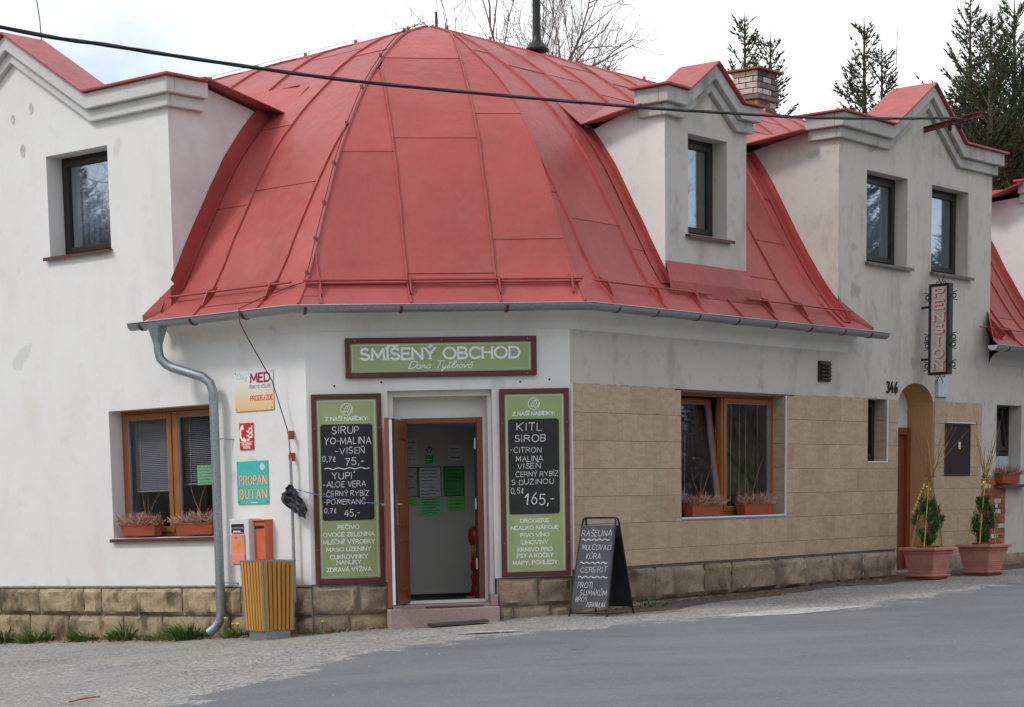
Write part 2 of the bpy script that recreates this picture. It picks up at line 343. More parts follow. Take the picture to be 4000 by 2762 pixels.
def glassmat(name, tint=(.9, .93, .95), ior=1.5):
    m, nt, b = MAT(name); nt.nodes.remove(b); out = nt.nodes['Material Output']
    tr = nd(nt, 'ShaderNodeBsdfTransparent'); tr.inputs[0].default_value = (*tint, 1); gl = nd(nt, 'ShaderNodeBsdfGlossy'); gl.inputs['Roughness'].default_value = .015; gl.inputs[0].default_value = (.95, .96, 1, 1)
    lw = nd(nt, 'ShaderNodeLayerWeight', Blend=.5); pw = nd(nt, 'ShaderNodeMath', operation='POWER'); pw.inputs[1].default_value = 4; ma = nd(nt, 'ShaderNodeMath', operation='MULTIPLY_ADD'); f0 = ((ior-1)/(ior+1))**2; ma.inputs[1].default_value = 1-f0; ma.inputs[2].default_value = f0; mxs = nd(nt, 'ShaderNodeMixShader')
    nt.links.new(lw.outputs['Facing'], pw.inputs[0]); nt.links.new(pw.outputs[0], ma.inputs[0]); nt.links.new(ma.outputs[0], mxs.inputs[0]); nt.links.new(tr.outputs[0], mxs.inputs[1]); nt.links.new(gl.outputs[0], mxs.inputs[2]); nt.links.new(mxs.outputs[0], out.inputs['Surface']); return m
m_glass = glassmat('window_glass', ior=1.6); m_glass_up = glassmat('reflecting_window_glass', (.8, .86, .9), 2.6)
m_curtain = simple('net_curtain', (.68, .68, .70), .9, var=.15, scale=25)
m_blind = simple('blind_slat', (.34, .30, .33), .6, var=.05)
m_room = simple('room_wall', (.30, .28, .25), .9)
m_inner = simple('vestibule_wall', (.50, .49, .44), .85, var=.06, scale=3)
m_black = simple('black_steel', (.012, .012, .013), .45, var=.3)
m_rubber = simple('dark_mat_rubber', (.06, .058, .055), .85, var=.3, scale=80)
m_terra = simple('terracotta_plastic', (.33, .075, .035), .5, var=.08)
m_pinkpot = simple('faded_terracotta_plastic', (.45, .20, .15), .6, var=.16, scale=7)
m_heather = simple('dry_heather', (.34, .155, .13), .9, var=.3, scale=50)
m_heather2 = simple('dry_heather_straw', (.50, .37, .24), .9, var=.3, scale=50)
m_twig = simple('willow_twig', (.26, .14, .06), .8); m_twig_y = simple('yellow_willow_rod', (.55, .38, .05), .6)
m_leaf = simple('conifer_leaf', (.062, .115, .03), .8, var=.5, scale=25); m_grass = simple('weed_leaf', (.10, .185, .045), .75, var=.55, scale=20, spec=.25); m_grass2 = simple('pale_weed_leaf', (.19, .235, .085), .8, var=.4, scale=15)
m_yellow = simple('dandelion_petal', (.80, .58, .02), .7)
m_litter = simple('dead_leaf', (.24, .12, .065), .9, var=.45, scale=30)
m_soil = simple('soil', (.05, .035, .025), .95)
m_coral = simple('coral_enamel', (.72, .25, .17), .45, var=.05); m_orange = simple('orange_enamel', (.60, .135, .055), .45, var=.08); m_grey = simple('light_grey_enamel', (.62, .63, .64), .45, var=.05)
m_orange_mark = simple('orange_mark', (.85, .24, .02), .5)
m_brass = simple('brass', (.55, .40, .16), .35, .9)
m_red = simple('red_sign_enamel', (.62, .02, .025), .4, var=.05); m_teal = simple('teal_sign_paint', (.055, .46, .40), .55, var=.08, scale=5)
m_sand = simple('sand_letter_paint', (.68, .48, .26), .6); m_maroon = simple('maroon_print', (.33, .02, .10), .5); m_blue = simple('blue_print', (.06, .30, .60), .5); m_redprint = simple('red_print', (.62, .06, .06), .5); m_greyprint = simple('grey_print', (.42, .42, .44), .6)
m_notegreen = simple('green_note_paper', (.22, .60, .28), .8, var=.05); m_paper = simple('white_paper', (.62, .62, .62), .8, var=.05); m_ink = simple('dark_ink', (.03, .05, .035), .8)
m_cable = simple('cable_insulation', (.012, .013, .015), .45)
m_bark = simple('bark', (.11, .088, .075), .9, var=.3, scale=10); m_twigbark = simple('twig_bark', (.19, .145, .125), .9, var=.3, scale=6)
m_needle = simple('spruce_needle', (.078, .11, .045), .85, var=.45, scale=3); m_needle2 = simple('spruce_needle_tip', (.12, .13, .055), .85, var=.4, scale=5)
m_bag = simple('black_plastic_sack', (.015, .015, .017), .3, var=.4, scale=30); m_bluerope = simple('blue_cord', (.06, .13, .42), .6)
# ------------------------------------------------------------------ stroke lettering
def arc(cx, cy, rx, ry, a0, a1, n=10):
    return [(cx+rx*math.cos(math.radians(a0+(a1-a0)*i/n)), cy+ry*math.sin(math.radians(a0+(a1-a0)*i/n))) for i in range(n+1)]
G = {
 'A': (.8, [[(0, 0), (.4, 1), (.8, 0)], [(.14, .33), (.66, .33)]]),
 'B': (.64, [[(0, 0), (0, 1), (.33, 1)]+arc(.33, .76, .26, .24, 80, -80)+[(.33, .52), (0, .52)], [(.33, .52)]+arc(.34, .26, .3, .26, 80, -80)+[(.33, 0), (0, 0)]]),
 'C': (.76, [arc(.43, .5, .43, .5, 45, 315, 16)]),
 'D': (.74, [[(0, 0), (0, 1), (.3, 1)]+arc(.3, .5, .44, .5, 85, -85, 12)+[(.3, 0), (0, 0)]]),
 'E': (.56, [[(.56, 1), (0, 1), (0, 0), (.56, 0)], [(0, .52), (.46, .52)]]),
 'F': (.54, [[(.54, 1), (0, 1), (0, 0)], [(0, .5), (.44, .5)]]),
 'G': (.82, [arc(.43, .5, .43, .5, 45, 330, 16)+[(.82, .42), (.5, .42)]]),
 'H': (.7, [[(0, 0), (0, 1)], [(.7, 0), (.7, 1)], [(0, .52), (.7, .52)]]),
 'I': (.1, [[(.05, 0), (.05, 1)]]),
 'J': (.5, [[(.5, 1), (.5, .25)]+arc(.25, .25, .25, .25, 0, -170, 8)]),
 'K': (.68, [[(0, 0), (0, 1)], [(.64, 1), (0, .42)], [(.2, .58), (.68, 0)]]),
 'L': (.54, [[(0, 1), (0, 0), (.54, 0)]]),
 'M': (.9, [[(0, 0), (.06, 1), (.45, .2), (.84, 1), (.9, 0)]]),
 'N': (.72, [[(0, 0), (0, 1), (.72, 0), (.72, 1)]]),
 'O': (.88, [arc(.44, .5, .44, .5, 90, 450, 20)]),
 'P': (.6, [[(0, 0), (0, 1), (.32, 1)]+arc(.32, .74, .27, .26, 80, -80)+[(.32, .48), (0, .48)]]),
 'R': (.68, [[(0, 0), (0, 1), (.34, 1)]+arc(.34, .75, .27, .25, 80, -80)+[(.34, .5), (0, .5)], [(.34, .5), (.68, 0)]]),
 'S': (.6, [arc(.3, .75, .27, .25, 40, 270, 10)[:-1]+arc(.3, .25, .3, .25, 90, -150, 10)]),
 'T': (.68, [[(0, 1), (.68, 1)], [(.34, 1), (.34, 0)]]),
 'U': (.7, [[(0, 1), (0, .32)]+arc(.35, .32, .35, .32, 190, 350, 10)+[(.7, .32), (.7, 1)]]),
 'V': (.76, [[(0, 1), (.38, 0), (.76, 1)]]),
 'X': (.7, [[(0, 0), (.7, 1)], [(0, 1), (.7, 0)]]),
 'Y': (.74, [[(0, 1), (.37, .48), (.74, 1)], [(.37, .48), (.37, 0)]]),
 'Z': (.64, [[(0, 1), (.64, 1), (0, 0), (.64, 0)]]),
 '0': (.56, [arc(.28, .5, .28, .5, 90, 450, 16)]),
 '1': (.34, [[(0, .68), (.3, 1), (.24, 0)]]),
 '3': (.56, [arc(.26, .76, .25, .24, 150, -80, 9)+arc(.27, .26, .29, .27, 80, -150, 10)]),
 '4': (.6, [[(.36, 1), (0, .38), (.6, .38)], [(.46, .62), (.42, 0)]]),
 '5': (.56, [[(.54, 1), (.1, 1), (.04, .56)]+arc(.26, .32, .29, .31, 115, -150, 11)]),
 '6': (.56, [[(.46, 1), (.2, .72), (.03, .36)]+arc(.28, .28, .26, .28, 170, 530, 14)]),
 '7': (.56, [[(0, 1), (.56, 1), (.2, 0)], [(.16, .5), (.46, .5)]]),
 ',': (.14, [[(.1, .1), (.02, -.16)]]), '-': (.4, [[(.04, .48), (.36, .5)]]), ':': (.1, [[(.05, .1), (.05, .18)], [(.05, .6), (.05, .68)]]), '/': (.4, [[(0, -.1), (.4, 1.05)]]), "'": (.12, [[(.02, .85), (.1, 1.12)]]),
 'e': (.42, [[(.02, .12), (.16, .2), (.36, .62), (.34, .95), (.22, .98), (.12, .6), (.16, .12), (.3, .0), (.42, .12)]]),
 'l': (.2, [[(.02, .1), (.2, .85), (.14, 1), (.06, .8), (.06, .1), (.14, 0), (.22, .1)]]),
 'a': (.46, [arc(.21, .23, .2, .23, 40, 400, 12), [(.42, .46), (.38, .1), (.44, 0), (.5, .06)]]),
 'n': (.44, [[(.02, .44), (.06, .0)], [(.05, .25), (.18, .44), (.3, .42), (.3, .1), (.36, 0), (.46, .08)]]),
 'y': (.44, [[(.02, .44), (.06, .12), (.16, .02), (.32, .14), (.4, .44)], [(.4, .44), (.34, -.2), (.18, -.42), (.04, -.3), (.46, .06)]]),
 's': (.34, [[(.02, .04), (.2, .46), (.22, .36), (.3, .12), (.2, 0), (.06, .04)], [(.26, .02), (.36, .08)]]),
 'c': (.34, [arc(.2, .23, .18, .23, 50, 320, 10)]), 'k': (.4, [[(.04, 0), (.1, 1)], [(.34, .46), (.08, .22), (.36, 0)]]),
 'r': (.32, [[(.04, 0), (.08, .44), (.24, .42), (.24, .1), (.34, .05)]]),
 'o': (.42, [arc(.2, .23, .19, .23, 90, 450, 12), [(.2, .44), (.44, .4)]]),
 'v': (.42, [[(.02, .44), (.14, 0), (.34, .44), (.44, .4)]]),
 'é_': (0, []),
}
ACC = {'Á': ('A', 1), 'É': ('E', 1), 'Í': ('I', 1), 'Ý': ('Y', 1), 'Č': ('C', 2), 'Š': ('S', 2), 'Ž': ('Z', 2), 'Ň': ('N', 2), 'Ř': ('R', 2), 'Ů': ('U', 3), 'á': ('a', 1), 'š': ('s', 2), 'ý': ('y', 1), 'ě': ('e', 2)}
def ltext(mb, fr, s, u0, u1, v, h, weight=.13, w=.001, jit=0, serif=0, slant=0, gap=.2, small=None, mi=0, rise=0):
    """letters of height h, set to fill u0..u1 on the baseline v"""
    x = 0; items = []
    for i, ch in enumerate(s):
        if ch == ' ': x += .42; continue
        base, acc = ACC.get(ch, (ch, 0))
        if base not in G: continue
        k = 1.0
        if small and i > 0 and s[i-1] != ' ': k = small
        gw, st = G[base]
        for pl in st: items.append(([(x+a*k, b*k) for a, b in pl], k))
        low = base.islower(); top = .62 if low else 1.10*k; cx = x+gw*k/2
        if acc == 1: items.append(([(cx-.04, top), (cx+.12, top+.16)], k))
        if acc == 2: items.append(([(cx-.16, top+.16), (cx, top+.02), (cx+.16, top+.16)], k))
        if acc == 3: items.append((arc(cx, top+.12, .11, .11, 0, 360, 8), k))
        x += gw*k+gap
    tot = max(x-gap, .01); sx = (u1-u0)/tot
    rnd = random.Random(hash(s) & 255 if False else sum(map(ord, s)))
    for pl, k in items:
        jx, jy = rnd.uniform(-jit, jit)*h, rnd.uniform(-jit, jit)*h; js = 1+rnd.uniform(-jit, jit)
        P = [(u0+a*sx+slant*b*h+jx+rnd.uniform(-jit, jit)*h*.25, v+b*h*js+jy+rise*(a/tot)) for a, b in pl]
        mb.ribbon(fr, P, weight*h*(1+rnd.uniform(-2, 2)*jit), w, mi)
        if serif:
            for e in (0, -1):
                q = pl[e]; r_ = pl[1] if e == 0 else pl[-2]
                if abs(q[1]) < .06 or abs(q[1]-k) < .06 or True:
                    dx, dy = q[0]-r_[0], q[1]-r_[1]
                    px, py = P[e]
                    t = serif*h
                    if abs(dy) > abs(dx)*.8: mb.ribbon(fr, [(px-t, py), (px+t, py)], weight*h*.55, w+.0004, mi)
                    else: mb.ribbon(fr, [(px, py-t*.9), (px, py+t*.9)], weight*h*.55, w+.0004, mi)
def wave(u0, u1, v, amp, n):
    return [(u0+(u1-u0)*i/(n*6), v+amp*math.sin(i/6*2*math.pi)) for i in range(n*6+1)]
# ------------------------------------------------------------------ ground, road
def axis(dense0, dense1, step, far):
    a = []; x = dense0
    while x <= dense1+1e-6: a.append(x); x += step
    lo, hi = dense0, dense1; st = step
    pre, post = [], []
    while lo > -far: st *= 1.5; lo -= st; pre.append(lo)
    st = step
    while hi < far: st *= 1.5; hi += st; post.append(hi)
    return pre[::-1]+a+post
xs, ys = axis(-9, 11, .4, 400), axis(10, 36, .4, 400)
mb = MB(); nx = len(xs)
mb.add([(x, y, gz(x, y)+.012*noise.noise(V((x*.9, y*.9, 0)))) for y in ys for x in xs], [(j*nx+i, j*nx+i+1, (j+1)*nx+i+1, (j+1)*nx+i) for j in range(len(ys)-1) for i in range(nx-1)])
g = mb.build('ground', m_verge, smooth=True, recalc=False); g['kind'] = 'structure'
def gh(x, y): return gz(x, y)+.012*noise.noise(V((x*.9, y*.9, 0)))
EDGE = [(-9, -40), (-5.2, -8), (-5.2, 6), (-3.9, 13), (-2.95, 15.84), (-2.1, 18.12), (-1.09, 20.08), (-.02, 20.95), (1.12, 21.35), (1.7, 21.75), (3.5, 22.85), (4.89, 25.06), (6.57, 27.48), (9.2, 31.4), (16, 42), (40, 80)]
def resample(P, step, lo, hi):
    out = []
    for (a, b), (c, d) in zip(P, P[1:]):
        L_ = math.hypot(c-a, d-b); n = max(1, int(L_/(step if lo < b < hi else step*6)))
        for i in range(n): t = i/n; out.append((a+(c-a)*t, b+(d-b)*t))
    out.append(P[-1])
    for _ in range(6): out = [out[0]]+[((out[i-1][0]+2*out[i][0]+out[i+1][0])/4, (out[i-1][1]+2*out[i][1]+out[i+1][1])/4) for i in range(1, len(out)-1)]+[out[-1]]
    return out
def strip(name, path, offs, mat, lift, rough_edge, side=1, kind='structure'):
    P = path; n = len(P); mb = MB(); vs_ = []
    for i, (x, y) in enumerate(P):
        ax, ay = P[max(i-1, 0)]; bx, by = P[min(i+1, n-1)]; l = math.hypot(bx-ax, by-ay); nx_, ny_ = (by-ay)/l*side, -(bx-ax)/l*side
        for k, o in enumerate(offs):
            j = rough_edge*noise.noise(V((x*1.3, y*1.3, k*.7)))+rough_edge*.5*noise.noise(V((x*5, y*5, k))) if k in (0,) or (kind == 'blob' and k == len(offs)-1) else 0
            X, Y = x+nx_*(o+j), y+ny_*(o+j); vs_.append((X, Y, gh(X, Y)+(.003 if k == 0 else lift)))
    m = len(offs)
    mb.add(vs_, [(i*m+k, i*m+k+1, (i+1)*m+k+1, (i+1)*m+k) for i in range(n-1) for k in range(m-1)])
    o = mb.build(name, mat, smooth=True, recalc=False); o['kind'] = 'structure'
    at = o.data.attributes.new('inset', 'FLOAT', 'POINT'); at.data.foreach_set('value', [offs[i % m] for i in range(len(vs_))]); return o
edge = resample(EDGE, .18, 10, 34)
strip('road', edge, [-.3, -.12, .0, .12, .25]+[.4*i for i in range(1, 22)], m_road, .013, .2)
wallfoot = [C.pt(u, 0, .02) for u in [i*.12 for i in range(0, 130)]]
strip('dirt_strip', [(p.x, p.y) for p in wallfoot], [.62, .45, .3, .15, 0], m_dirt, .009, .25)
def blob(name, pts, mat, lift, jag):
    mb = MB(); P = []
    n = len(pts)
    for i in range(n):
        a, b = pts[i], pts[(i+1) % n]
        for t in range(6):
            x, y = a[0]+(b[0]-a[0])*t/6, a[1]+(b[1]-a[1])*t/6; P.append((x+jag*noise.noise(V((x*3, y*3, 1))), y+jag*noise.noise(V((x*3, y*3, 5)))))
    cx, cy = sum(p[0] for p in P)/len(P), sum(p[1] for p in P)/len(P)
    rings = [0, .35, .7, 1]; vs_ = [(cx, cy, gh(cx, cy)+lift)]
    for r in rings[1:]:
        for x, y in P: X, Y = cx+(x-cx)*r, cy+(y-cy)*r; vs_.append((X, Y, gh(X, Y)+lift))
    m = len(P); fs = [(0, 1+i, 1+(i+1) % m) for i in range(m)]
    for k in range(2): fs += [(1+k*m+i, 1+(k+1)*m+i, 1+(k+1)*m+(i+1) % m, 1+k*m+(i+1) % m) for i in range(m)]
    mb.add(vs_, fs); o = mb.build(name, mat, smooth=True, recalc=False); o['kind'] = 'structure'; return o
blob('road_marking', [(2.0, 22.2), (2.35, 22.0), (2.9, 22.15), (3.45, 22.7), (3.9, 23.4), (3.35, 23.2), (2.8, 22.9), (2.3, 22.5)], m_paint, .0165, .05)
blob('road_patch', [(-.62, 21.45), (-.3, 21.28), (.0, 21.22), (.12, 21.3), (-.1, 21.38), (-.4, 21.5)], m_paint, .017, .03)
# wooded slopes round the street, outside the view; they show in the window panes
hb = [(-60, 130), (-46, 75), (-38, 35), (-42, 0), (-30, -28), (0, -36), (28, -24), (36, 4), (40, 30), (52, 65), (78, 130)]
hp_ = []
for (a, b), (c, d) in zip(hb, hb[1:]):
    for t in range(8): hp_.append((a+(c-a)*t/8, b+(d-b)*t/8))
mb = MB(); nr = [(0, -2.5), (6, 1), (13, 4.5), (22, 8), (34, 11), (50, 13)]; vs_ = []
for x, y in hp_:
    l = math.hypot(x-2, y-22); dx, dy = (x-2)/l, (y-22)/l
    for o_, z in nr: X, Y = x+dx*o_, y+dy*o_; vs_.append((X, Y, z+1.6*noise.noise(V((X*.06, Y*.06, 7)))))
m = len(nr); mb.add(vs_, [(i*m+k, i*m+k+1, (i+1)*m+k+1, (i+1)*m+k) for i in range(len(hp_)-1) for k in range(m-1)])
o = mb.build('hillside', simple('woodland_floor', (.085, .085, .045), .95, var=.5, scale=1.2), smooth=True); o['kind'] = 'structure'
# ------------------------------------------------------------------ the corner building
bld = thing('corner_building', 'white and grey rendered corner shop and guest house with red metal mansard roof', 'building', (AX, AY, 0))
def grid_wall(mb, fr, u0, u1, v0, v1, holes, w=0, mi=0):
    us = sorted({u0, u1, *[x for h in holes for x in (h[0], h[1]) if u0 < x < u1]}); vs_ = sorted({v0, v1, *[x for h in holes for x in (h[2], h[3]) if v0 < x < v1]})
    for a, b in zip(us, us[1:]):
        for c, d in zip(vs_, vs_[1:]):
            m, n = (a+b)/2, (c+d)/2
            if any(h[0] < m < h[1] and h[2] < n < h[3] for h in holes): continue
            mb.quad(fr.pt(a, c, w), fr.pt(b, c, w), fr.pt(b, d, w), fr.pt(a, d, w), mi)
def reveal(mb, fr, h, dep, w=0, bottom=True, mi=0):
    a, b, c, d = h; P = fr.pt
    mb.quad(P(a, c, w), P(a, c, w-dep), P(a, d, w-dep), P(a, d, w), mi); mb.quad(P(b, c, w), P(b, c, w-dep), P(b, d, w-dep), P(b, d, w), mi)
    mb.quad(P(a, d, w), P(b, d, w), P(b, d, w-dep), P(a, d, w-dep), mi)
    if bottom: mb.quad(P(a, c, w), P(b, c, w), P(b, c, w-dep), P(a, c, w-dep), mi)
COR = 3.05
# --- wall A (side street, left)
hA = [(-3.11, -1.40, .93, 2.37), (-4.0, -2.95, 4.17, 5.30)]
PED_A = [(-7.25, 5.88), (-5.81, 5.87), (-4.48, 6.70), (-3.15, 5.87), (-1.95, 5.88)]
mb = MB(); grid_wall(mb, A, -1.95, 0, .38, COR, hA[:1]); grid_wall(mb, A, -7.25, -1.95, .38, 5.70, hA); grid_wall(mb, A, -14, -7.25, .38, 5.0, [])
mb.poly([A.pt(u, v) for u, v in [(-1.95, 5.7)]+PED_A[::-1]+[(-7.25, 5.7)]])
reveal(mb, A, hA[0], .26); reveal(mb, A, hA[1], .30)
wallA = mb.build('side_wall', m_plaster, bld); wallA['label'] = 'white rendered wall with the gable, facing the side street'
sA = A.side(-1.95, True)
mb = MB(); mb.poly([sA.pt(d, z) for d, z in [(0, 3.1), (0, 5.75), (.55, 5.86), (1.62, 5.64), (2.1, 5.9), (2.1, 3.1)]]); 
mb.build('gable_cheek', simple('pinkish_cheek_plaster', (.63, .585, .565), .92, var=.1, scale=3, bmp=.3, bsc=40), bld)
# --- wall B (cut corner with the shop door)
NI = (.86, 1.99, .06, 2.41)
mb = MB(); grid_wall(mb, B, 0, WB, .39, COR, [NI]); grid_wall(mb, B, .86, 1.99, .3, .39, [NI])
reveal(mb, B, (.86, 1.99, .06, 2.41), .10, bottom=False)
# stepped reveal and the plaster panel above the door
IN = (.93, 1.955, .06, 2.35)
grid_wall(mb, B, .86, 1.99, .06, 2.41, [IN], w=-.10); reveal(mb, B, IN, .20, w=-.10, bottom=False)
grid_wall(mb, B, .93, 1.955, .06, 2.35, [(1.03, 1.93, 0, 2.13)], w=-.30); reveal(mb, B, (1.03, 1.93, .06, 2.13), .15, w=-.30, bottom=False)
wallB = mb.build('corner_wall', m_plaster_b, bld); wallB['label'] = 'cut corner wall with the shop doorway'
# --- wall C (street)
WC = (2.17, 4.56, .98, 2.44); NW = (6.71, 7.26, 1.64, 2.46); AR = (7.59, 8.65, -.3, 2.40); FW_ = (10.71, 11.58, 1.31, 2.47)
hC = [WC, NW, AR, FW_]; U1, U2, U3 = 5.9, 10.42, 12.3
DW = [(6.65, 7.80, 4.23, 5.39), (8.52, 9.66, 4.23, 5.39)]
ARCH_TOP = 2.70
mb = MB(); ar2 = (7.59, 8.65, -.3, ARCH_TOP)
grid_wall(mb, C, 0, U1, .45, COR, [WC]); grid_wall(mb, C, U1, U2, .1, 5.70, [NW, ar2]+DW); grid_wall(mb, C, U2, 24, .1, COR, [FW_])
ac = (7.59+8.65)/2; arw = .53; arch = [(ac+arw*math.cos(math.radians(a)), 2.40+.30*math.sin(math.radians(a))) for a in range(0, 181, 12)]
for (a, b), (c, d) in zip(arch, arch[1:]): mb.quad(C.pt(a, b), C.pt(c, d), C.pt(c, ARCH_TOP), C.pt(a, ARCH_TOP))
PED_D2 = [(U1, 6.0), (7.15, 5.99), (8.28, 6.66), (9.25, 5.99), (U2, 6.0)]
mb.poly([C.pt(u, v) for u, v in [(U2, 5.7)]+PED_D2[::-1]+[(U1, 5.7)]])
reveal(mb, C, FW_, .25); [reveal(mb, C, h, .24) for h in DW]
wallC = mb.build('street_wall', m_plaster_c, bld); wallC['label'] = 'greyish rendered wall along the main street'
mb = MB()
for s_, q in ((7.59, 1), (8.65, 1)): mb.quad(C.pt(s_, .0, 0), C.pt(s_, .0, -.42), C.pt(s_, 2.40, -.42), C.pt(s_, 2.40, 0))
for (a, b), (c, d) in zip(arch, arch[1:]): mb.quad(C.pt(a, b), C.pt(c, d), C.pt(c, d, -.42), C.pt(a, b, -.42))
mb.build('arch_reveal', m_ochre, bld)
mb = MB(); mb.poly([C.pt(a, b, -.40) for a, b in arch]); mb.quad(C.pt(7.59, 2.12, -.40), C.pt(8.65, 2.12, -.40), C.pt(8.65, 2.40, -.40), C.pt(7.59, 2.40, -.40)); mb.build('arch_panel', m_plaster, bld)
mb = MB(); mb.box(C, 7.59, 7.69, .0, 2.12, -.42, -.34); mb.box(C, 8.55, 8.65, .0, 2.12, -.42, -.34); mb.box(C, 7.69, 8.55, 2.02, 2.12, -.42, -.34); mb.box(C, 7.69, 8.55, .0, 2.02, -.44, -.39)
o = mb.build('arched_entrance_door', m_door, bld, bevel=.006); o['label'] = 'brown wooden door deep inside the arched entrance'
mb = MB(); mb.box(C, 7.55, 8.7, -.3, .14, -.4, .28); mb.build('entrance_step', m_step, bld, bevel=.01)
# dormer cheeks on wall C
def cheek(fr, u0, right, pts, mat, name='dormer_cheek'):
    s_ = fr.side(u0, right); mb = MB(); mb.poly([s_.pt(d, z) for d, z in pts]); return mb.build(name, mat, bld)
cheek(C, U1, False, [(0, 3.1), (0, 5.75), (.42, 5.84), (1.34, 5.68), (1.8, 5.9), (1.8, 3.1)], m_plaster_c)
cheek(C, U2, True, [(0, 3.1), (0, 5.75), (.42, 5.84), (1.34, 5.68), (1.8, 5.9), (1.8, 3.1)], m_plaster_c)
cheek(C, U3, False, [(0, 3.1), (0, 5.6), (.4, 5.63), (.95, 5.60), (1.6, 5.8), (1.6, 3.1)], m_plaster)
PED_D3 = [(U3, 5.84), (13.3, 5.83), (14.2, 6.42), (15.1, 5.83), (16.1, 5.84)]
mb = MB(); mb.poly([C.pt(u, v) for u, v in [(16.1, 3.0)]+PED_D3[::-1]+[(U3, 3.0)]]); mb.build('dormer_front', m_plaster, bld)
cheek(C, 16.1, True, [(0, 3.1), (0, 5.6), (.4, 5.63), (.95, 5.60), (1.6, 5.8), (1.6, 3.1)], m_plaster)
# small dormer
S1, S2, SW = 1.98, 3.75, -.07
wS = (2.46, 3.31, 4.24, 5.36)
mb = MB(); grid_wall(mb, C, S1, S2, 3.66, 5.58, [wS], w=SW); reveal(mb, C, wS, .26, w=SW)
PED_D1 = [(S1, 5.80), (2.27, 5.79), (2.87, 6.17), (3.45, 5.79), (S2, 5.80)]
mb.poly([C.pt(u, v, SW) for u, v in [(S2, 5.58)]+PED_D1[::-1]+[(S1, 5.58)]]); mb.build('dormer_front', m_plaster_c, bld)
m_cheek_light = plaster('pale_dormer_plaster', (.72, .70, .66), (.50, .48, .44), (.42, .41, .39), .55)
cheek(C, S1, False, [(.07, 3.66), (.07, 5.65), (.4, 5.66), (1.05, 5.47), (1.5, 5.7), (1.5, 3.66)], m_cheek_light)
cheek(C, S2, True, [(.07, 3.66), (.07, 5.65), (.4, 5.66), (1.05, 5.47), (1.5, 5.7), (1.5, 3.66)], m_plaster_c)
# --- cornices, caps and little gable roofs
def cornice(fr, path, wf, ret, mat, capw, back):
    a, b = path[0], path[-1]
    for i, (t, bt, pr) in enumerate([(0, -.17, .13), (-.17, -.30, .065)]):
        mb = MB(); P = [(a[0]-pr, a[1])]+path[1:-1]+[(b[0]+pr, b[1])]
        mb.prism(fr, [(u, v+t) for u, v in P]+[(u, v+bt) for u, v in P[::-1]], wf+.002, wf+pr)
        mb.box(fr, a[0]-pr, a[0]-.002, a[1]+bt, a[1]+t, wf-ret, wf+.002); mb.box(fr, b[0]+.002, b[0]+pr, b[1]+bt, b[1]+t, wf-ret, wf+.002)
        mb.build('cornice_moulding', mat, bld, bevel=.012)
    mb = MB(); P = [(a[0]-.19, a[1]-.005)]+path[1:-1]+[(b[0]+.19, b[1]-.005)]
    mb.prism(fr, [(u, v+.03) for u, v in P]+[(u, v+.006) for u, v in P[::-1]], wf-back, wf+.18)
    mb.build('cornice_cap', m_roof, bld, bevel=.004)
cornice(A, PED_A, 0, .5, m_cornice_a, 0, .45); cornice(C, PED_D2, 0, .42, m_cornice, 0, .5); cornice(C, PED_D1, SW, .33, m_cornice, 0, .38); cornice(C, PED_D3, 0, .4, m_cornice_a, 0, .45)
# shoulders close the top between parapet and roof
def shed(fr, e0, e1, dF, zF, dG, zG, dT, zT, run=1.1):
    P = lambda u, d, z: fr.pt(u, z, -d); mb = MB(); vs_ = []
    for e, q in ((e0, 1), (e1, -1)): vs_ += [P(e, dF, zF), P(e, dT, zT), P(e+.05*q, dG, zG), P(e+run*q, dG, zG+.05), P(e+run*q, dF+.03, zF+.06)]
    mb.add(vs_, [(1, 0, 4), (1, 4, 3), (1, 3, 2), (6, 5, 9), (6, 9, 8), (6, 8, 7), (4, 9, 8, 3)])
    o = mb.build('dormer_roof', m_roof, bld); s_ = o.modifiers.new('solid', 'SOLIDIFY'); s_.thickness = .012; return o
shed(A, -7.5, -1.73, 2.02, 6.04, .42, 5.93, 1.62, 5.69); shed(C, 1.76, 4.0, 1.47, 5.84, .30, 5.64, 1.08, 5.51); shed(C, 5.58, 10.75, 1.62, 5.98, .40, 5.83, 1.34, 5.73); shed(C, 11.95, 16.5, 1.55, 5.85, .3, 5.8, .85, 5.62)
# --- cove under the eaves
def hipP(fa, da, fb, db):
    """plan point at depth da behind fa and db behind fb"""
    n1, n2 = fa.n, fb.n; c1 = n1.x*fa.o.x+n1.y*fa.o.y-da; c2 = n2.x*fb.o.x+n2.y*fb.o.y-db
    dt = n1.x*n2.y-n1.y*n2.x; return ((c1*n2.y-n1.y*c2)/dt, (n1.x*c2-c1*n2.x)/dt)
def uof(fr, p): return (p[0]-fr.o.x)*(fr.d.x)+(p[1]-fr.o.y)*(fr.d.y)
def sweep3(name, prof, uA, uC, mat, smooth=True, bev=0, closed=False, parent=bld):
    """profile [(w,v)] run along A, B, C with mitred corners"""
    mb = MB(); rows = []
    r0 = []; r1 = []; r2 = []; r3 = []
    for w, v in prof:
        h1 = hipP(A, -w, B, -w); h2 = hipP(B, -w, C, -w)
        r0.append(A.pt(uA, v, w)); r1.append(B.pt(uof(B, h1), v, w)); r2.append(B.pt(uof(B, h2), v, w)); r3.append(C.pt(uC, v, w))
    n = len(prof); vs_ = r0+r1+r2+r3; m = n if closed else n-1
    fs = [(k*n+i, k*n+(i+1) % n, (k+1)*n+(i+1) % n, (k+1)*n+i) for k in range(3) for i in range(m)]
    if closed: fs += [tuple(range(n)), tuple(range(3*n, 4*n))]
    mb.add(vs_, fs); return mb.build(name, mat, parent, smooth=smooth)
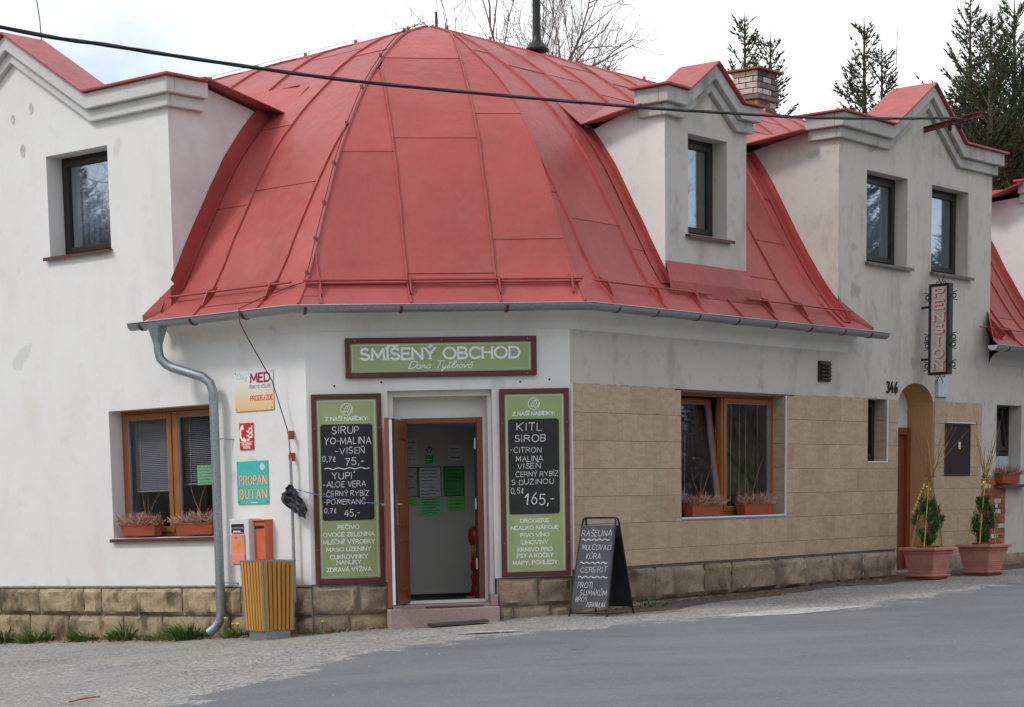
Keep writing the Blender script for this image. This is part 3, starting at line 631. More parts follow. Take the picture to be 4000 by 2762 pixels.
cove = [(0, 3.03), (.012, 3.045)]+[(.30-.285*math.cos(math.radians(a)), 3.05+.19*math.sin(math.radians(a))) for a in range(8, 91, 12)]+[(.30, 3.262), (.0, 3.262)]
sweep3('eaves_cove', cove, -2.0, 6.15, m_plaster_b)
mb = MB(); n = len(cove); mb.add([C.pt(10.4, v, w) for w, v in cove]+[C.pt(24, v, w) for w, v in cove], [(i, i+1, n+i+1, n+i) for i in range(n-1)]); mb.build('eaves_cove', m_plaster_c, bld)
# ------------------------------------------------------------------ mansard roof
Zs = [3.28, 3.5, 3.74, 4.0, 4.26, 4.54, 4.85, 5.17, 5.48, 5.8, 6.1, 6.4, 6.68, 6.85]
dBs = [-.27, -.02, .15, .28, .43, .6, .78, 1.0, 1.28, 1.63, 2.0, 2.37, 2.9, 3.35]
dAs = [-.24, .01, .19, .33, .49, .67, .86, 1.10, 1.39, 1.74, 2.12, 2.53, 3.07, 3.61]
dCs = [-.28, -.07, .08, .22, .34, .5, .66, .87, 1.11, 1.43, 1.78, 2.19, 2.66, 3.12]
def smooth_(a): return [a[0]]+[(a[i-1]+4*a[i]+a[i+1])/6 for i in range(1, len(a)-1)]+[a[-1]]
dBs, dAs, dCs = smooth_(dBs), smooth_(dAs), smooth_(dCs)
def dens(a):
    n = len(a); out = []
    for i in range(n-1):
        p0, p1, p2, p3 = a[max(i-1, 0)], a[i], a[i+1], a[min(i+2, n-1)]
        for t in (0, .5): out.append(.5*((2*p1)+(p2-p0)*t+(2*p0-5*p1+4*p2-p3)*t*t+(3*p1-p0-3*p2+p3)*t**3))
    return out+[a[-1]]
LZ, LB, LA, LC = dens(Zs), dens(dBs), dens(dAs), dens(dCs); NL = len(LZ)
hAB = [hipP(A, LA[i], B, LB[i]) for i in range(NL)]; hBC = [hipP(B, LB[i], C, LC[i]) for i in range(NL)]
# the A ridge drops a little to the left
def zA(u, z, i): 
    t = max(0, min(1, (z-5.6)/1.2)); return z-.03*max(0, uof(A, hAB[i])-u)*t
def surf(f, u, i, lift=0):
    W, D_ = {'A': (A, LA), 'B': (B, LB), 'C': (C, LC)}[f]
    a, b = max(i-1, 0), min(i+1, NL-1); dd, dz = D_[b]-D_[a], LZ[b]-LZ[a]; l = math.hypot(dd, dz)
    z = zA(u, LZ[i], i) if f == 'A' else LZ[i]
    bend = .19*max(0, min(1, (u-.6)/5.0))*math.sin(math.pi*max(0, min(1, (LZ[i]-3.3)/2.7))) if f == 'C' else 0      # street roof slope bent hollower towards the entrance gable to fit the view
    return W.pt(u, z+lift*dd/l, -D_[i]-bend+lift*dz/l)
roof = part('roof', bld)
def lev(z): return min(range(NL), key=lambda i: abs(LZ[i]-z))
rnd = random.Random(4)
def sheets(f, bounds, lo, hi, cuts, i0=0, i1=NL-1, seams=True, under=True):
    """standing-seam bays between the u values in bounds, each cut into sheets at the heights in cuts"""
    for k, (b0, b1) in enumerate(zip(bounds, bounds[1:])):
        rows = [i0]+sorted({lev(z) for z in cuts[k % len(cuts)] if i0 < lev(z) < i1})+[i1]
        for r0, r1 in zip(rows, rows[1:]):
            if r1 <= r0: continue
            lv = []
            for i in range(r0, r1+1):
                a, b = max(b0, lo(i)), min(b1, hi(i))
                if b-a > .004: lv.append((i, a+.003, b-.003))
                elif b1 <= lo(i) or b0 >= hi(i): continue
                else: lv.append((i, (a+b)/2-.0005, (a+b)/2+.0005))
            if len(lv) < 2: continue
            mb = MB(); nseg = 3; lift = .008+rnd.uniform(0, .004); vs_ = []
            for q, (i, a, b) in enumerate(lv):
                for s_ in range(nseg+1):
                    u = a+(b-a)*s_/nseg; pk = .0
                    if 0 < s_ < nseg: pk = .006*noise.noise(V((u*2, i*.7, k+.3)))
                    p = surf(f, u, i, lift+pk+(.006 if q == 0 and r0 > i0 else 0)); 
                    if q == 0 and r0 > i0: p = p+(surf(f, u, i+1, lift)-surf(f, u, i, lift))*.02
                    vs_.append(p)
            m = nseg+1
            fs = [(q*m+s_, q*m+s_+1, (q+1)*m+s_+1, (q+1)*m+s_) for q in range(len(lv)-1) for s_ in range(nseg)]
            low = [surf(f, a+(b-a)*s_/nseg, i, -.012) for i, a, b in lv[:1] for s_ in range(m)]; nb = len(vs_)
            fs += [(s_, s_+1, nb+s_+1, nb+s_) for s_ in range(nseg)]
            mb.add(vs_+low, fs); mb.build('roof_sheet', m_roof, roof, smooth=True)
        # underlay
        if under:
            mb = MB(); vs_ = []; cnt = 0
            for i in range(i0, i1+1):
                a, b = max(b0, lo(i)), min(b1, hi(i))
                if b < a: 
                    if b1 <= lo(i) or b0 >= hi(i): continue
                    a = b = (a+b)/2
                vs_ += [surf(f, a, i), surf(f, b, i)]; cnt += 1
            if cnt > 1: mb.add(vs_, [(2*q, 2*q+1, 2*q+3, 2*q+2) for q in range(cnt-1)]); mb.build('roof_underlay', m_under, roof)
    if seams:
        for b0 in bounds:
            pts = [i for i in range(i0, i1+1) if lo(i)-.001 <= b0 <= hi(i)+.001]
            if len(pts) > 1: rib(f, [(b0, i) for i in pts])
def rib(f, P, wd=.011, ht=.034):
    mb = MB(); vs_ = []
    for u, i in P:
        j = .006*noise.noise(V((u*5, i*.9, 2)))
        vs_ += [surf(f, u-wd+j, i, .002), surf(f, u-wd*.6+j*2, i, ht), surf(f, u+wd*.6+j*2, i, ht), surf(f, u+wd+j, i, .002)]
    n = len(P); mb.add(vs_, [(4*q+s_, 4*q+s_+1, 4*q+s_+5, 4*q+s_+4) for q in range(n-1) for s_ in range(3)]+[(0, 1, 2, 3), (4*n-4, 4*n-3, 4*n-2, 4*n-1)])
    mb.build('standing_seam', m_flash if False else m_roof, roof)
uAB_A = [uof(A, p) for p in hAB]; uAB_B = [uof(B, p) for p in hAB]; uBC_B = [uof(B, p) for p in hBC]; uBC_C = [uof(C, p) for p in hBC]
iF_A, iF_1, iF_2 = lev(6.03), lev(5.83), lev(5.97)
flareA = lambda i: -1.95-.95*max(0, -LA[i]); flareC = lambda i: 5.9+1.7*max(0, -LC[i])
sheets('B', [-.6, .16, 1.10, 2.05, 3.4], lambda i: uAB_B[i], lambda i: uBC_B[i], [[3.4], [4.95, 3.55], [6.2, 5.12, 3.58], [5.42, 4.0]])
sheets('A', [-2.4, -1.40, -.44, .6], lambda i: flareA(i), lambda i: uAB_A[i], [[4.5, 5.45], [4.75, 3.42], [5.3]], 0, iF_A)
sheets('A', [-14]+[-12.9+i*.95 for i in range(13)]+[-.44, .6, 2.2], lambda i: -14, lambda i: uAB_A[i], [[6.5], [6.35], [6.62]], iF_A, NL-1)
sheets('C', [-.6, .47, 1.49, 2.28, 3.1, 3.9, 4.75, 5.55, 6.5], lambda i: uBC_C[i], lambda i: flareC(i), [[5.3, 4.6], [4.3], [5.75, 3.95], [4.6], [5.0], [3.9, 5.2], [4.4], [3.75, 5.0]], 0, iF_1)
sheets('C', [-1.2, -.3, .47, 1.49, 2.28, 3.1, 3.9, 4.75, 5.55, 6.4]+[7.3+.9*i for i in range(19)], lambda i: uBC_C[i], lambda i: 24, [[6.3], [6.1, 6.6], [6.45], [6.25]], iF_1, NL-1)
sheets('C', [10.1, 10.95, 11.6, 12.3, 13.2, 14.1, 15, 17, 19, 21, 24], lambda i: 10.42-1.6*max(0, -LC[i]), lambda i: 24, [[4.3], [3.75], [4.6]], 0, iF_1)
# hip cappings
def hipcap(P, zl, frm, wd=.02, r=.022):
    pts = []
    for i, p in enumerate(P): pts.append(V((p[0], p[1], zl[i]+COURSE_TILT*(p[0]-AX)+.02+.004*noise.noise(V((i*.8, 0, 3))))))
    mb = MB(); mb.tube(pts, r, 6); return mb.build('hip_seam', m_roof, roof, smooth=True)
hipcap(hAB, LZ, A, r=.015); hipcap(hBC, LZ, B, r=.011)
# ridge caps and the far slopes
apex = V((hAB[-1][0], hAB[-1][1], 6.85+COURSE_TILT*(hAB[-1][0]-AX)))
rA = [surf('A', uAB_A[-1]-t, NL-1, .0) for t in (0, 1, 2, 3, 4, 6, 9, 12)]; rC = [surf('C', uBC_C[-1]+t, NL-1, .0) for t in (0, 1, 2, 3, 4, 6, 9, 12, 18, 23)]
for R_ in (rA, rC):
    mb = MB(); mb.tube(R_, .035, 6); mb.build('ridge_cap', m_roof, roof, smooth=True)
    mb = MB(); pr = [p+V((0, 0, .075)) for p in R_]; mb.tube(pr, .003, 4)
    L_ = sum((b-a).length for a, b in zip(R_, R_[1:])); mb.build('lightning_wire', m_brown_metal, roof)
    for k in range(int(L_/.85)):
        t = k*.85+.3; acc = 0
        for a, b in zip(R_, R_[1:]):
            l = (b-a).length
            if acc+l >= t: p = a+(b-a)*((t-acc)/l); break
            acc += l
        mb = MB(); f = Fr(p-V((0, 0, .01)), 0, 0); mb.box(f, -.02, .02, 0, .075, -.02, .02); mb.build('ridge_clip', m_flash, roof)
bk = lambda fr, u, d, z: fr.pt(u, z, -d)
qe, qw, qp = hipP(A, 7.2, C, 6.6), hipP(A, 7.0, C, 6.4), hipP(A, 3.2, C, 2.9)
eA, eC, cA, cC, pA, pC = uof(A, qe), uof(C, qe), uof(A, qw), uof(C, qw), uof(A, qp), uof(C, qp)
mb = MB(); mb.quad(bk(A, -14, 3.61, 6.5), bk(A, uAB_A[-1], 3.61, 6.88), bk(A, eA, 7.2, 4.6), bk(A, -14, 7.2, 4.6)); mb.quad(bk(C, 24, 3.12, 6.88), bk(C, uBC_C[-1], 3.12, 6.88), bk(C, eC, 6.6, 4.6), bk(C, 24, 6.6, 4.6)); mb.build('rear_slope', m_roof, roof)
mb = MB(); mb.quad(bk(A, -14, 7.0, -1), bk(A, cA, 7.0, -1), bk(A, cA, 7.0, 4.75), bk(A, -14, 7.0, 4.75)); mb.quad(bk(C, 24, 6.4, -1), bk(C, cC, 6.4, -1), bk(C, cC, 6.4, 4.75), bk(C, 24, 6.4, 4.75))
mb.quad(bk(A, -14, 0, -1), bk(A, -14, 7, -1), bk(A, -14, 7, 6.4), bk(A, -14, 0, 5)); mb.quad(bk(C, 24, 0, -1), bk(C, 24, 6.4, -1), bk(C, 24, 6.4, 6.8), bk(C, 24, 0, 3.2)); mb.build('rear_wall', m_plaster_c, bld)
mb = MB(); mb.poly([bk(A, -14, .3, 2.75), bk(A, -.2, .3, 2.75), bk(C, .2, .3, 2.75), bk(C, 24, .3, 2.75), bk(C, 24, 6.4, 2.75), bk(C, cC, 6.4, 2.75), bk(A, -14, 7, 2.75)]); mb.build('upper_floor', m_room, bld)
mb = MB(); mb.poly([bk(A, -14, 0, -.45), bk(A, -.2, 0, -.45), bk(C, .2, .0, -.45), bk(C, 24, .0, -.45), bk(C, 24, 6.4, -.45), bk(C, cC, 6.4, -.45), bk(A, -14, 7, -.45)]); mb.build('ground_floor', m_room, bld)
mb = MB(); mb.quad(bk(C, pC, 2.9, -.5), bk(C, 24, 2.9, -.5), bk(C, 24, 2.9, 6.3), bk(C, pC, 2.9, 6.3)); mb.quad(bk(A, pA, 3.2, -.5), bk(A, -14, 3.2, -.5), bk(A, -14, 3.2, 6.3), bk(A, pA, 3.2, 6.3)); mb.build('room_partition', m_room, bld)
# --- flashings along the cheeks
def cheek_flash(f, W, Dl, u0, sgn, i0, i1, wd=.17, ht=.13):
    """strip lying on the roof plus an upstand on the cheek; sgn: side of the cheek on which the roof lies"""
    for a in range(i0, i1, 4):
        b = min(a+4, i1); mb = MB(); vs_ = []
        for i in range(a, b+1):
            j = .012*noise.noise(V((u0, i*.8, 3))); vs_ += [surf(f, u0+sgn*wd, i, .020), surf(f, u0+sgn*.004, i, .022), surf(f, u0+sgn*.006, i, ht+j)]
        mb.add(vs_, [(3*q+s_, 3*q+s_+1, 3*q+s_+4, 3*q+s_+3) for q in range(b-a) for s_ in range(2)]); o = mb.build('cheek_flashing', m_flash, roof); s_ = o.modifiers.new('s', 'SOLIDIFY'); s_.thickness = .004
cheek_flash('A', A, LA, -1.95, 1, lev(3.62), lev(5.65), .05, .2); cheek_flash('C', C, LC, S1, -1, lev(3.6), lev(5.5), .19, .07); cheek_flash('C', C, LC, U1, -1, 1, lev(5.7), .17, .10); cheek_flash('C', C, LC, S2, 1, lev(3.8), lev(5.5)); cheek_flash('C', C, LC, U2, 1, 1, lev(5.6), .1, .12); cheek_flash('C', C, LC, U3, -1, 1, lev(5.6), .28, .08)
mb = MB(); mb.quad(C.pt(S1-.12, 3.66, .07), C.pt(S2+.12, 3.66, .07), C.pt(S2+.01, 3.90, SW+.008), C.pt(S1-.01, 3.90, SW+.008)); mb.quad(C.pt(S1-.12, 3.66, .07), C.pt(S2+.12, 3.66, .07), C.pt(S2+.12, 3.5, .08), C.pt(S1-.12, 3.5, .08)); mb.build('apron_flashing', m_flash, roof)
mb = MB(); mb.add([A.pt(-2.02, 3.62, .0), A.pt(-1.93, 3.44, .07), A.pt(-2.2, 3.29, .25), A.pt(-2.21, 3.36, .25), A.pt(-1.97, 3.66, .03)], [(0, 1, 4), (1, 2, 3, 4)]); mb.build('verge_flashing', m_flash, roof)
mb = MB(); mb.add([C.pt(5.9, 3.75, .0), C.pt(5.88, 3.52, .06), C.pt(6.36, 3.29, .27), C.pt(6.37, 3.34, .27), C.pt(5.98, 3.66, .02)], [(0, 1, 4), (1, 2, 3, 4)]); mb.build('verge_flashing', m_flash, roof)
mb = MB(); mb.add([C.pt(10.42, 3.75, .0), C.pt(10.42, 3.5, .06), C.pt(9.98, 3.29, .27), C.pt(9.97, 3.36, .27), C.pt(10.33, 3.8, .01)], [(0, 1, 4), (1, 2, 3, 4)]); mb.build('verge_flashing', m_flash, roof)
mb = MB(); mb.prism(sA, [(-.05, 3.42), (-.06, 3.66), (.06, 3.74), (.26, 4.06), (.36, 4.0), (.12, 3.5)], .004, .012); mb.build('corner_flashing', m_flash, roof)
# --- gutter, brackets, downpipe
gw_, gr, gv = .355, .072, 3.262
gp = [(gw_+gr*math.cos(math.radians(a)), gv+gr*math.sin(math.radians(a))) for a in range(180, 361, 15)]
gp = gp+[(gw_+gr+.012, gv+.004), (gw_+gr+.004, gv+.012), (gw_+gr-.006, gv)]+[(gw_+(gr-.004)*math.cos(math.radians(a)), gv+.004+(gr-.004)*math.sin(math.radians(a))) for a in range(360, 179, -15)]
gut = sweep3('gutter', gp, -2.27, 6.52, m_zinc, closed=True)
def gutter_br(fr, u, par):
    mb = MB(); pts = [fr.pt(u, gv+(gr+.006)*math.sin(math.radians(a)), gw_+(gr+.006)*math.cos(math.radians(a))) for a in range(190, 366, 16)]
    vs_ = []; 
    for p in pts: vs_ += [p-fr.d*.014, p+fr.d*.014]
    mb.add(vs_, [(2*i, 2*i+1, 2*i+3, 2*i+2) for i in range(len(pts)-1)]); o = mb.build('gutter_bracket', m_brown_metal, par); s_ = o.modifiers.new('s', 'SOLIDIFY'); s_.thickness = .006
for fr, us in ((A, (-2.08, -1.28, -.5)), (B, (-.02, .98, 2.1)), (C, (.35, 1.1, 1.95, 2.8, 3.65, 4.5, 5.35, 6.05))):
    for u in us: gutter_br(fr, u, gut)
mb = MB(); n = len(gp); mb.add([C.pt(9.78, v, w) for w, v in gp]+[C.pt(24, v, w) for w, v in gp], [(i, (i+1) % n, n+(i+1) % n, n+i) for i in range(n)]+[tuple(range(n))]); gut2 = mb.build('gutter', m_zinc, bld, smooth=True)
mb = MB(); mb.prism(C.side(9.78, False), [(-w, v) for w, v in gp[:13]], -.002, .012); mb.build('gutter_end', m_grey, gut2)
[gutter_br(C, u, gut2) for u in (10.2, 11.0, 11.8)]
mb = MB(); mb.frustum(A, (-1.86, .355), .035, .035, .085, .07, 3.02, 3.21)
path = [A.pt(-1.86, 3.06, .355), A.pt(-1.86, 2.93, .355)]
P0, P1, P2, P3 = A.pt(-1.86, 2.95, .355), A.pt(-1.79, 2.80, .31), A.pt(-1.36, 2.64, .16), A.pt(-1.27, 2.47, .12)
path = [A.pt(-1.86, 3.04, .355), P0, A.pt(-1.845, 2.87, .345), P1, A.pt(-1.72, 2.765, .285), A.pt(-1.50, 2.69, .21), A.pt(-1.38, 2.65, .165), A.pt(-1.30, 2.58, .135), P3, A.pt(-1.27, 2.2, .12), A.pt(-1.27, 1.2, .12), A.pt(-1.27, .10, .12), A.pt(-1.285, .0, .125), A.pt(-1.33, -.07, .15), A.pt(-1.40, -.13, .19)]
mb.tube(path, .05, 14); dp = mb.build('downpipe', m_zinc, bld, smooth=True)
for v in (1.98, .42):
    mb = MB(); mb.lathe(A.pt(-1.27, v, .12), [(.051, -.012), (.056, -.012), (.056, .012), (.051, .012)], 14); mb.tube([A.pt(-1.215, v, .12), A.pt(-1.1, v-.01, .0)], .008, 6); mb.build('pipe_clamp', m_zinc, dp)
for v in (2.42, .28): mb = MB(); mb.lathe(A.pt(-1.27, v, .12), [(.050, -.02), (.0535, -.02), (.0535, .06), (.050, .06)], 14); mb.build('pipe_sleeve', m_zinc, dp, smooth=True)
# --- snow guards
def guard(f, fr, u0, u1, us, i=2):
    D_ = {'A': LA, 'B': LB, 'C': LC}[f]
    mb = MB(); mb.tube([surf(f, u0, i, .075), surf(f, u1, i, .075)], .013, 8); mb.tube([surf(f, u0+.02, i, .03), surf(f, u1-.02, i, .03)], .011, 6) if f == 'B' else None
    g_ = mb.build('snow_guard', m_flash, roof, smooth=True)
    for u in us:
        mb = MB(); a, b, c, d = surf(f, u-.008, i+1, .008), surf(f, u-.008, i-1, .008), surf(f, u-.008, i-1, .04), surf(f, u-.008, i, .095)
        o_ = fr.d*.016; mb.hexa([a, b, c, d, a+o_, b+o_, c+o_, d+o_]); mb.build('guard_bracket', m_flash, roof)
guard('A', A, -2.12, -.12, (-2.02, -1.36, -.42)); guard('B', B, .0, 2.98, (.17, 1.12, 2.07, 2.86)); guard('C', C, .26, 2.66, (.52, 1.5, 2.3)); guard('C', C, 3.5, 6.12, (3.95, 4.78, 5.9)); guard('C', C, 9.9, 13, (10.3, 10.9, 11.7))
# --- lightning conductor down the wall
m_rw = simple('red_brown_wire', (.10, .03, .026), .6)
cnd = part('lightning_conductor', bld)
hp = [surf('B', uAB_B[i]-.03, i, .05) for i in range(NL-1, 1, -1)]
mb = MB(); mb.tube(hp+[surf('A', -.12, 2, .03), surf('A', -.45, 1, .05), A.pt(-.52, 3.29, .44), A.pt(-.50, 3.15, .45), A.pt(-.47, 3.0, .38), A.pt(-.36, 2.55, .14), A.pt(-.27, 2.2, .09), A.pt(-.21, 2.02, .08), A.pt(-.19, 1.9, .08), A.pt(-.18, 1.72, .08)], .006, 6); mb.build('conductor_wire', m_rw, cnd, smooth=True)
mb = MB(); mb.tube([A.pt(-.18, 1.74, .08), A.pt(-.18, .2, .07)], .016, 8); mb.build('conductor_pipe', m_zinc, cnd, smooth=True)
for v in (1.97, 1.74): mb = MB(); mb.box(A, -.198, -.17, v-.028, v+.028, .06, .095); mb.box(A, -.195, -.188, v-.04, v+.05, .0, .085); mb.build('wire_clamp', m_flash, cnd, bevel=.004)
for i in range(3, NL-1, 3): mb = MB(); f = Fr(surf('B', uAB_B[i]-.03, i, .02), 0, 0); mb.box(f, -.018, .018, 0, .04, -.018, .018); mb.build('wire_clip', m_flash, cnd)
# --- roof pipe, chimney
mb = MB(); c0 = V((.40, 27.75, 6.83)); mb.lathe(c0, [(.0, 0), (.145, 0), (.15, .03), (.09, .10), (.06, .13), (.052, .2), (.05, .22), (.047, 3.2), (0, 3.2)], 16); mb.build('roof_vent_pipe', m_black, bld, smooth=True)
mb = MB(); mb.tube([apex+V((.12, 0, 0)), apex+V((.12, 0, .9))], .006, 6); mb.tube([apex+V((.105, 0, 0)), apex+V((.105, 0, .18))], .015, 6); mb.build('lightning_rod', m_brown_metal, bld)
mb = MB(); q0 = A.pt(-4.48, 6.7, -.42); mb.tube([q0, q0+V((-.01, 0, .25)), q0+V((-.04, 0, .5)), q0+V((.02, 0, 1.2))], .007, 5); mb.build('lightning_rod', m_cable, bld)
mb = MB(); q0 = C.pt(8.28, 6.7, -.45); mb.tube([q0, q0+V((.02, 0, .75))], .006, 5); mb.build('lightning_rod', m_brown_metal, bld)
ch = part('chimney', bld); cf = Fr((3.66, 32.5, 5.87), 52.5, 0); cw, cdp = .52, .42
mb = MB(); mb.box(cf, -cw/2+.012, cw/2-.012, 0, 1.57, -cdp/2+.012, cdp/2-.012); mb.build('chimney_core', m_mortar, ch)
for k in range(19):
    v0 = k*.083; out = .022 if k >= 15 else 0; mm = m_brick_y
    if k == 14:
        mb = MB(); mb.box(cf, -cw/2-.035, cw/2+.035, v0+.01, v0+.072, -cdp/2-.035, cdp/2+.035); mb.build('string_course', m_brick_s, ch, bevel=.006); continue
    off = .12*(k % 2)
    for face, L_ in ((0, cw), (1, cdp)):
        x = -L_/2-off
        while x < L_/2:
            a, b = max(x, -L_/2), min(x+.225, L_/2); x += .24
            if b-a < .03: continue
            j = random.uniform(-.004, .005)
            mb = MB()
            if face == 0: mb.box(cf, a, b, v0+.005, v0+.076, cdp/2-.02, cdp/2+out+j); mb.build('brick', m_brick_s if random.random() < .85 else m_lime, ch, bevel=.006)
            else: mb.box(cf, -cw/2-out-j, -cw/2+.02, v0+.005, v0+.076, a, b); mb.build('brick', mm if k < 15 and random.random() < .95 else m_lime, ch, bevel=.006)
mb = MB(); mb.box(cf, -cw/2-.09, cw/2+.09, 1.58, 1.605, -cdp/2-.09, cdp/2+.09); mb.build('chimney_cap', simple('rusty_red_cap', (.24, .09, .06), .7, var=.3), ch)
# ------------------------------------------------------------------ plinth of sandstone blocks
pl = part('plinth', bld)
mb = MB(); mb.box(A, -14, .0, -1.2, .375, -.3, -.012); mb.box(B, .0, .84, -.6, .385, -.3, -.012); mb.box(B, 2.01, WB, -.6, .385, -.3, -.012); mb.build('plinth_mortar', m_mortar, pl)
mb = MB(); mb.box(C, 0, 7.57, -.6, .44, -.3, -.012); mb.box(C, 8.67, 24, -.6, .30, -.3, -.012); mb.build('plinth_mortar', m_mortar_dk, pl)
def stone_block(fr, u0, u1, v0, v1, mat, seed, out=.04):
    mb = MB(); nu, nv = max(4, int((u1-u0)/.045)), 8; vs_ = []
    for j in range(nv+1):
        for i in range(nu+1):
            s_, t = i/nu, j/nv; e = min(s_*(u1-u0), (1-s_)*(u1-u0), t*(v1-v0), (1-t)*(v1-v0)); k = min(1, e/.032)
            u, v = u0+(u1-u0)*s_, v0+(v1-v0)*t; r = noise.noise(V((u*7+seed, v*9, seed)))+.8*noise.noise(V((u*19, v*21+seed, 3)))
            edge_ = .008*noise.noise(V((u*20, v*20, seed)))
            vs_.append(fr.pt(u+(edge_ if i in (0, nu) else 0), v+(edge_ if j in (0, nv) else 0), (.006+out*k+.028*r*k)))
    m = nu+1; fs = [(j*m+i, j*m+i+1, (j+1)*m+i+1, (j+1)*m+i) for j in range(nv) for i in range(nu)]
    rim = [i for i in range(m)]+[j*m+nu for j in range(1, nv+1)]+[nv*m+i for i in range(nu-1, -1, -1)]+[j*m for j in range(nv-1, 0, -1)]
    nb = len(vs_); bk_ = []
    for idx in rim:
        j, i = divmod(idx, m); bk_.append(fr.pt(u0+(u1-u0)*i/nu, v0+(v1-v0)*j/nv, -.03))
    fs += [(rim[q], rim[(q+1) % len(rim)], nb+(q+1) % len(rim), nb+q) for q in range(len(rim))]
    mb.add(vs_+bk_, fs); return mb.build('stone_block', mat, pl, smooth=True)
def course(fr, us, v0, v1, mat, gap=.012, out=.045):
    for k, (a, b) in enumerate(zip(us, us[1:])): stone_block(fr, a+gap, b-gap, v0, v1, mat, k*3.7+v0*11+a, out*random.uniform(.7, 1.2))
course(A, [-5.95, -5.19, -4.47, -3.67, -3.36, -2.75, -2.0, -1.36, -1.07, -.54, -.0], .055, .35, m_stone); course(A, [-5.4, -4.66, -3.95, -3.0, -2.34, -1.24, -.68, .0], -.42, .035, m_stone)
course(B, [.0, .5, .84], .065, .36, m_stone2); course(B, [.0, .39, .84], -.42, .045, m_stone2); course(B, [2.02, 2.45, 2.83], .09, .375, m_stone2); course(B, [2.02, 2.18, 2.6, 2.83], -.3, .07, m_stone2)
course(C, [.0, .89, 1.61, 2.67, 3.29, 4.33, 5.05, 5.78, 6.64, 7.29, 7.57], .06, .42, m_stone2, gap=.02); course(C, [.0, .7, 1.61, 2.36, 3.16, 4.42, 5.91, 7.57], -.3, .04, m_stone2); course(C, [8.67, 9.4, 10.22, 11.0, 11.7, 12.6, 13.5], -.2, .28, m_stone2)
mb = MB(); mb.box(A, -6.5, -.0, .365, .385, -.02, .012); mb.build('plinth_fillet', m_mortar, pl)
mb = MB(); mb.box(C, .0, 7.55, .425, .452, -.02, .004); mb.build('plinth_fillet', m_mortar_dk, pl)
# ------------------------------------------------------------------ beige tile cladding
tl = part('tile_cladding', bld)
TS = .303
tm = {}
def tile(u0, u1, v0, v1, fr=C, w0=.004, w1=.014):
    key = (round(u1-u0, 3), round(v1-v0, 3), id(fr)); g_ = .0011; gv_ = .0022
    if key not in tm:
        mb = MB(); mb.box(fr, u0+g_, u1-g_, v0+gv_, v1-gv_, w0, w1); o = mb.build('tile', m_tile, tl); tm[key] = (o.data, fr.pt(u0, v0))
    else:
        d_, ref = tm[key]; o = bpy.data.objects.new('tile', d_); COL.objects.link(o); o.parent = tl; o.location = fr.pt(u0, v0)-ref
mb = MB()
def clad(u0, u1, v0, v1, holes, phase):
    grid_wall(mb, C, u0, u1, v0, v1, holes, w=.006)
    v = v1; r = 0
    while v > v0+.02:
        a = max(v-TS, v0); u = u0-(TS*.33 if (r+phase) % 2 == 0 else TS*.83)
        while u < u1:
            b0, b1 = max(u, u0), min(u+TS, u1); u += TS
            segs = [(b0, b1, a, v)]
            for h in holes:
                new = []
                for (p, q, c, d) in segs:
                    if q <= h[0] or p >= h[1] or d <= h[2] or c >= h[3]: new.append((p, q, c, d)); continue
                    if c < h[2]: new.append((p, q, c, h[2]))
                    if d > h[3]: new.append((p, q, h[3], d))
                    c2, d2 = max(c, h[2]), min(d, h[3])
                    if p < h[0]: new.append((p, h[0], c2, d2))
                    if q > h[1]: new.append((h[1], q, c2, d2))
                segs = new
            for (p, q, c, d) in segs:
                if q-p > .03 and d-c > .03: tile(round(p, 3), round(q, 3), round(c, 3), round(d, 3))
        v -= TS; r += 1
clad(.015, 7.575, .455, 2.455, [WC, NW], 0); mb.build('tile_grout', m_grout, tl); mb = MB(); clad(8.665, 10.19, .30, 2.47, [(8.99, 9.80, 1.44, 2.17)], 1)
mb.build('tile_grout', m_grout, tl)
# tiled reveals of the two windows
def reveal_tiles(h, dep, nv):
    s_ = C.side(h[1], False); dv = (h[3]-h[2])/nv
    for k in range(nv): mb = MB(); mb.box(s_, .004, dep, h[2]+k*dv+.002, h[2]+(k+1)*dv-.002, -.02, .004); mb.build('tile', m_tile, tl)
    mb = MB(); mb.box(C, h[0], h[1], h[2]-.02, h[2], -dep, .02); mb.box(C, h[0], h[0]+.004, h[2], h[3], -dep, 0); mb.box(C, h[0], h[1], h[3], h[3]+.01, -dep, 0); mb.build('reveal_lining', m_plaster_c, tl)
    mb = MB(); mb.box(C, h[1]-.006, h[1]+.008, h[2]-.006, h[3], .004, .022); mb.box(C, h[0], h[1]+.008, h[2]-.018, h[2]-.004, .004, .024); mb.build('tile_edge_trim', m_white_trim, tl)
reveal_tiles(WC, .21, 5); reveal_tiles(NW, .18, 3)
mb = MB(); mb.box(C, -.004, .014, .46, 2.455, .0, .02); mb.build('tile_edge_trim', m_white_trim, tl)
mb = MB()
for k in range(60):
    u = random.uniform(.02, 2.15) if k < 26 else random.uniform(4.6, 7.5); mb.box(C, u, u+random.uniform(.02, .07), 2.452, 2.457+random.uniform(.0, .010), .0, .010)
mb.build('adhesive_ridge', simple('tile_adhesive', (.40, .29, .22), .95), tl)
# exposed brick beside the far window
bp = part('bare_brick_patch', bld)
mb = MB(); mb.box(C, 10.19, 11.06, .42, 1.44, -.05, .004); mb.build('bare_mortar', m_mortar, bp)
for k in range(13):
    v0 = .44+k*.074; x = 10.19-.12*(k % 2); lim = 11.05-.12*abs(noise.noise(V((k*1.3, 0, 0))))
    while x < lim-.05:
        a, b = max(x, 10.195), min(x+.225, lim); x += .24
        if b-a > .05 and v0 < 1.40:
            mb = MB(); mb.box(C, a, b, v0, v0+.064, -.02, .012+random.uniform(-.004, .012)); mb.build('brick', m_brick if random.random() < .85 else m_lime, bp, bevel=.008)
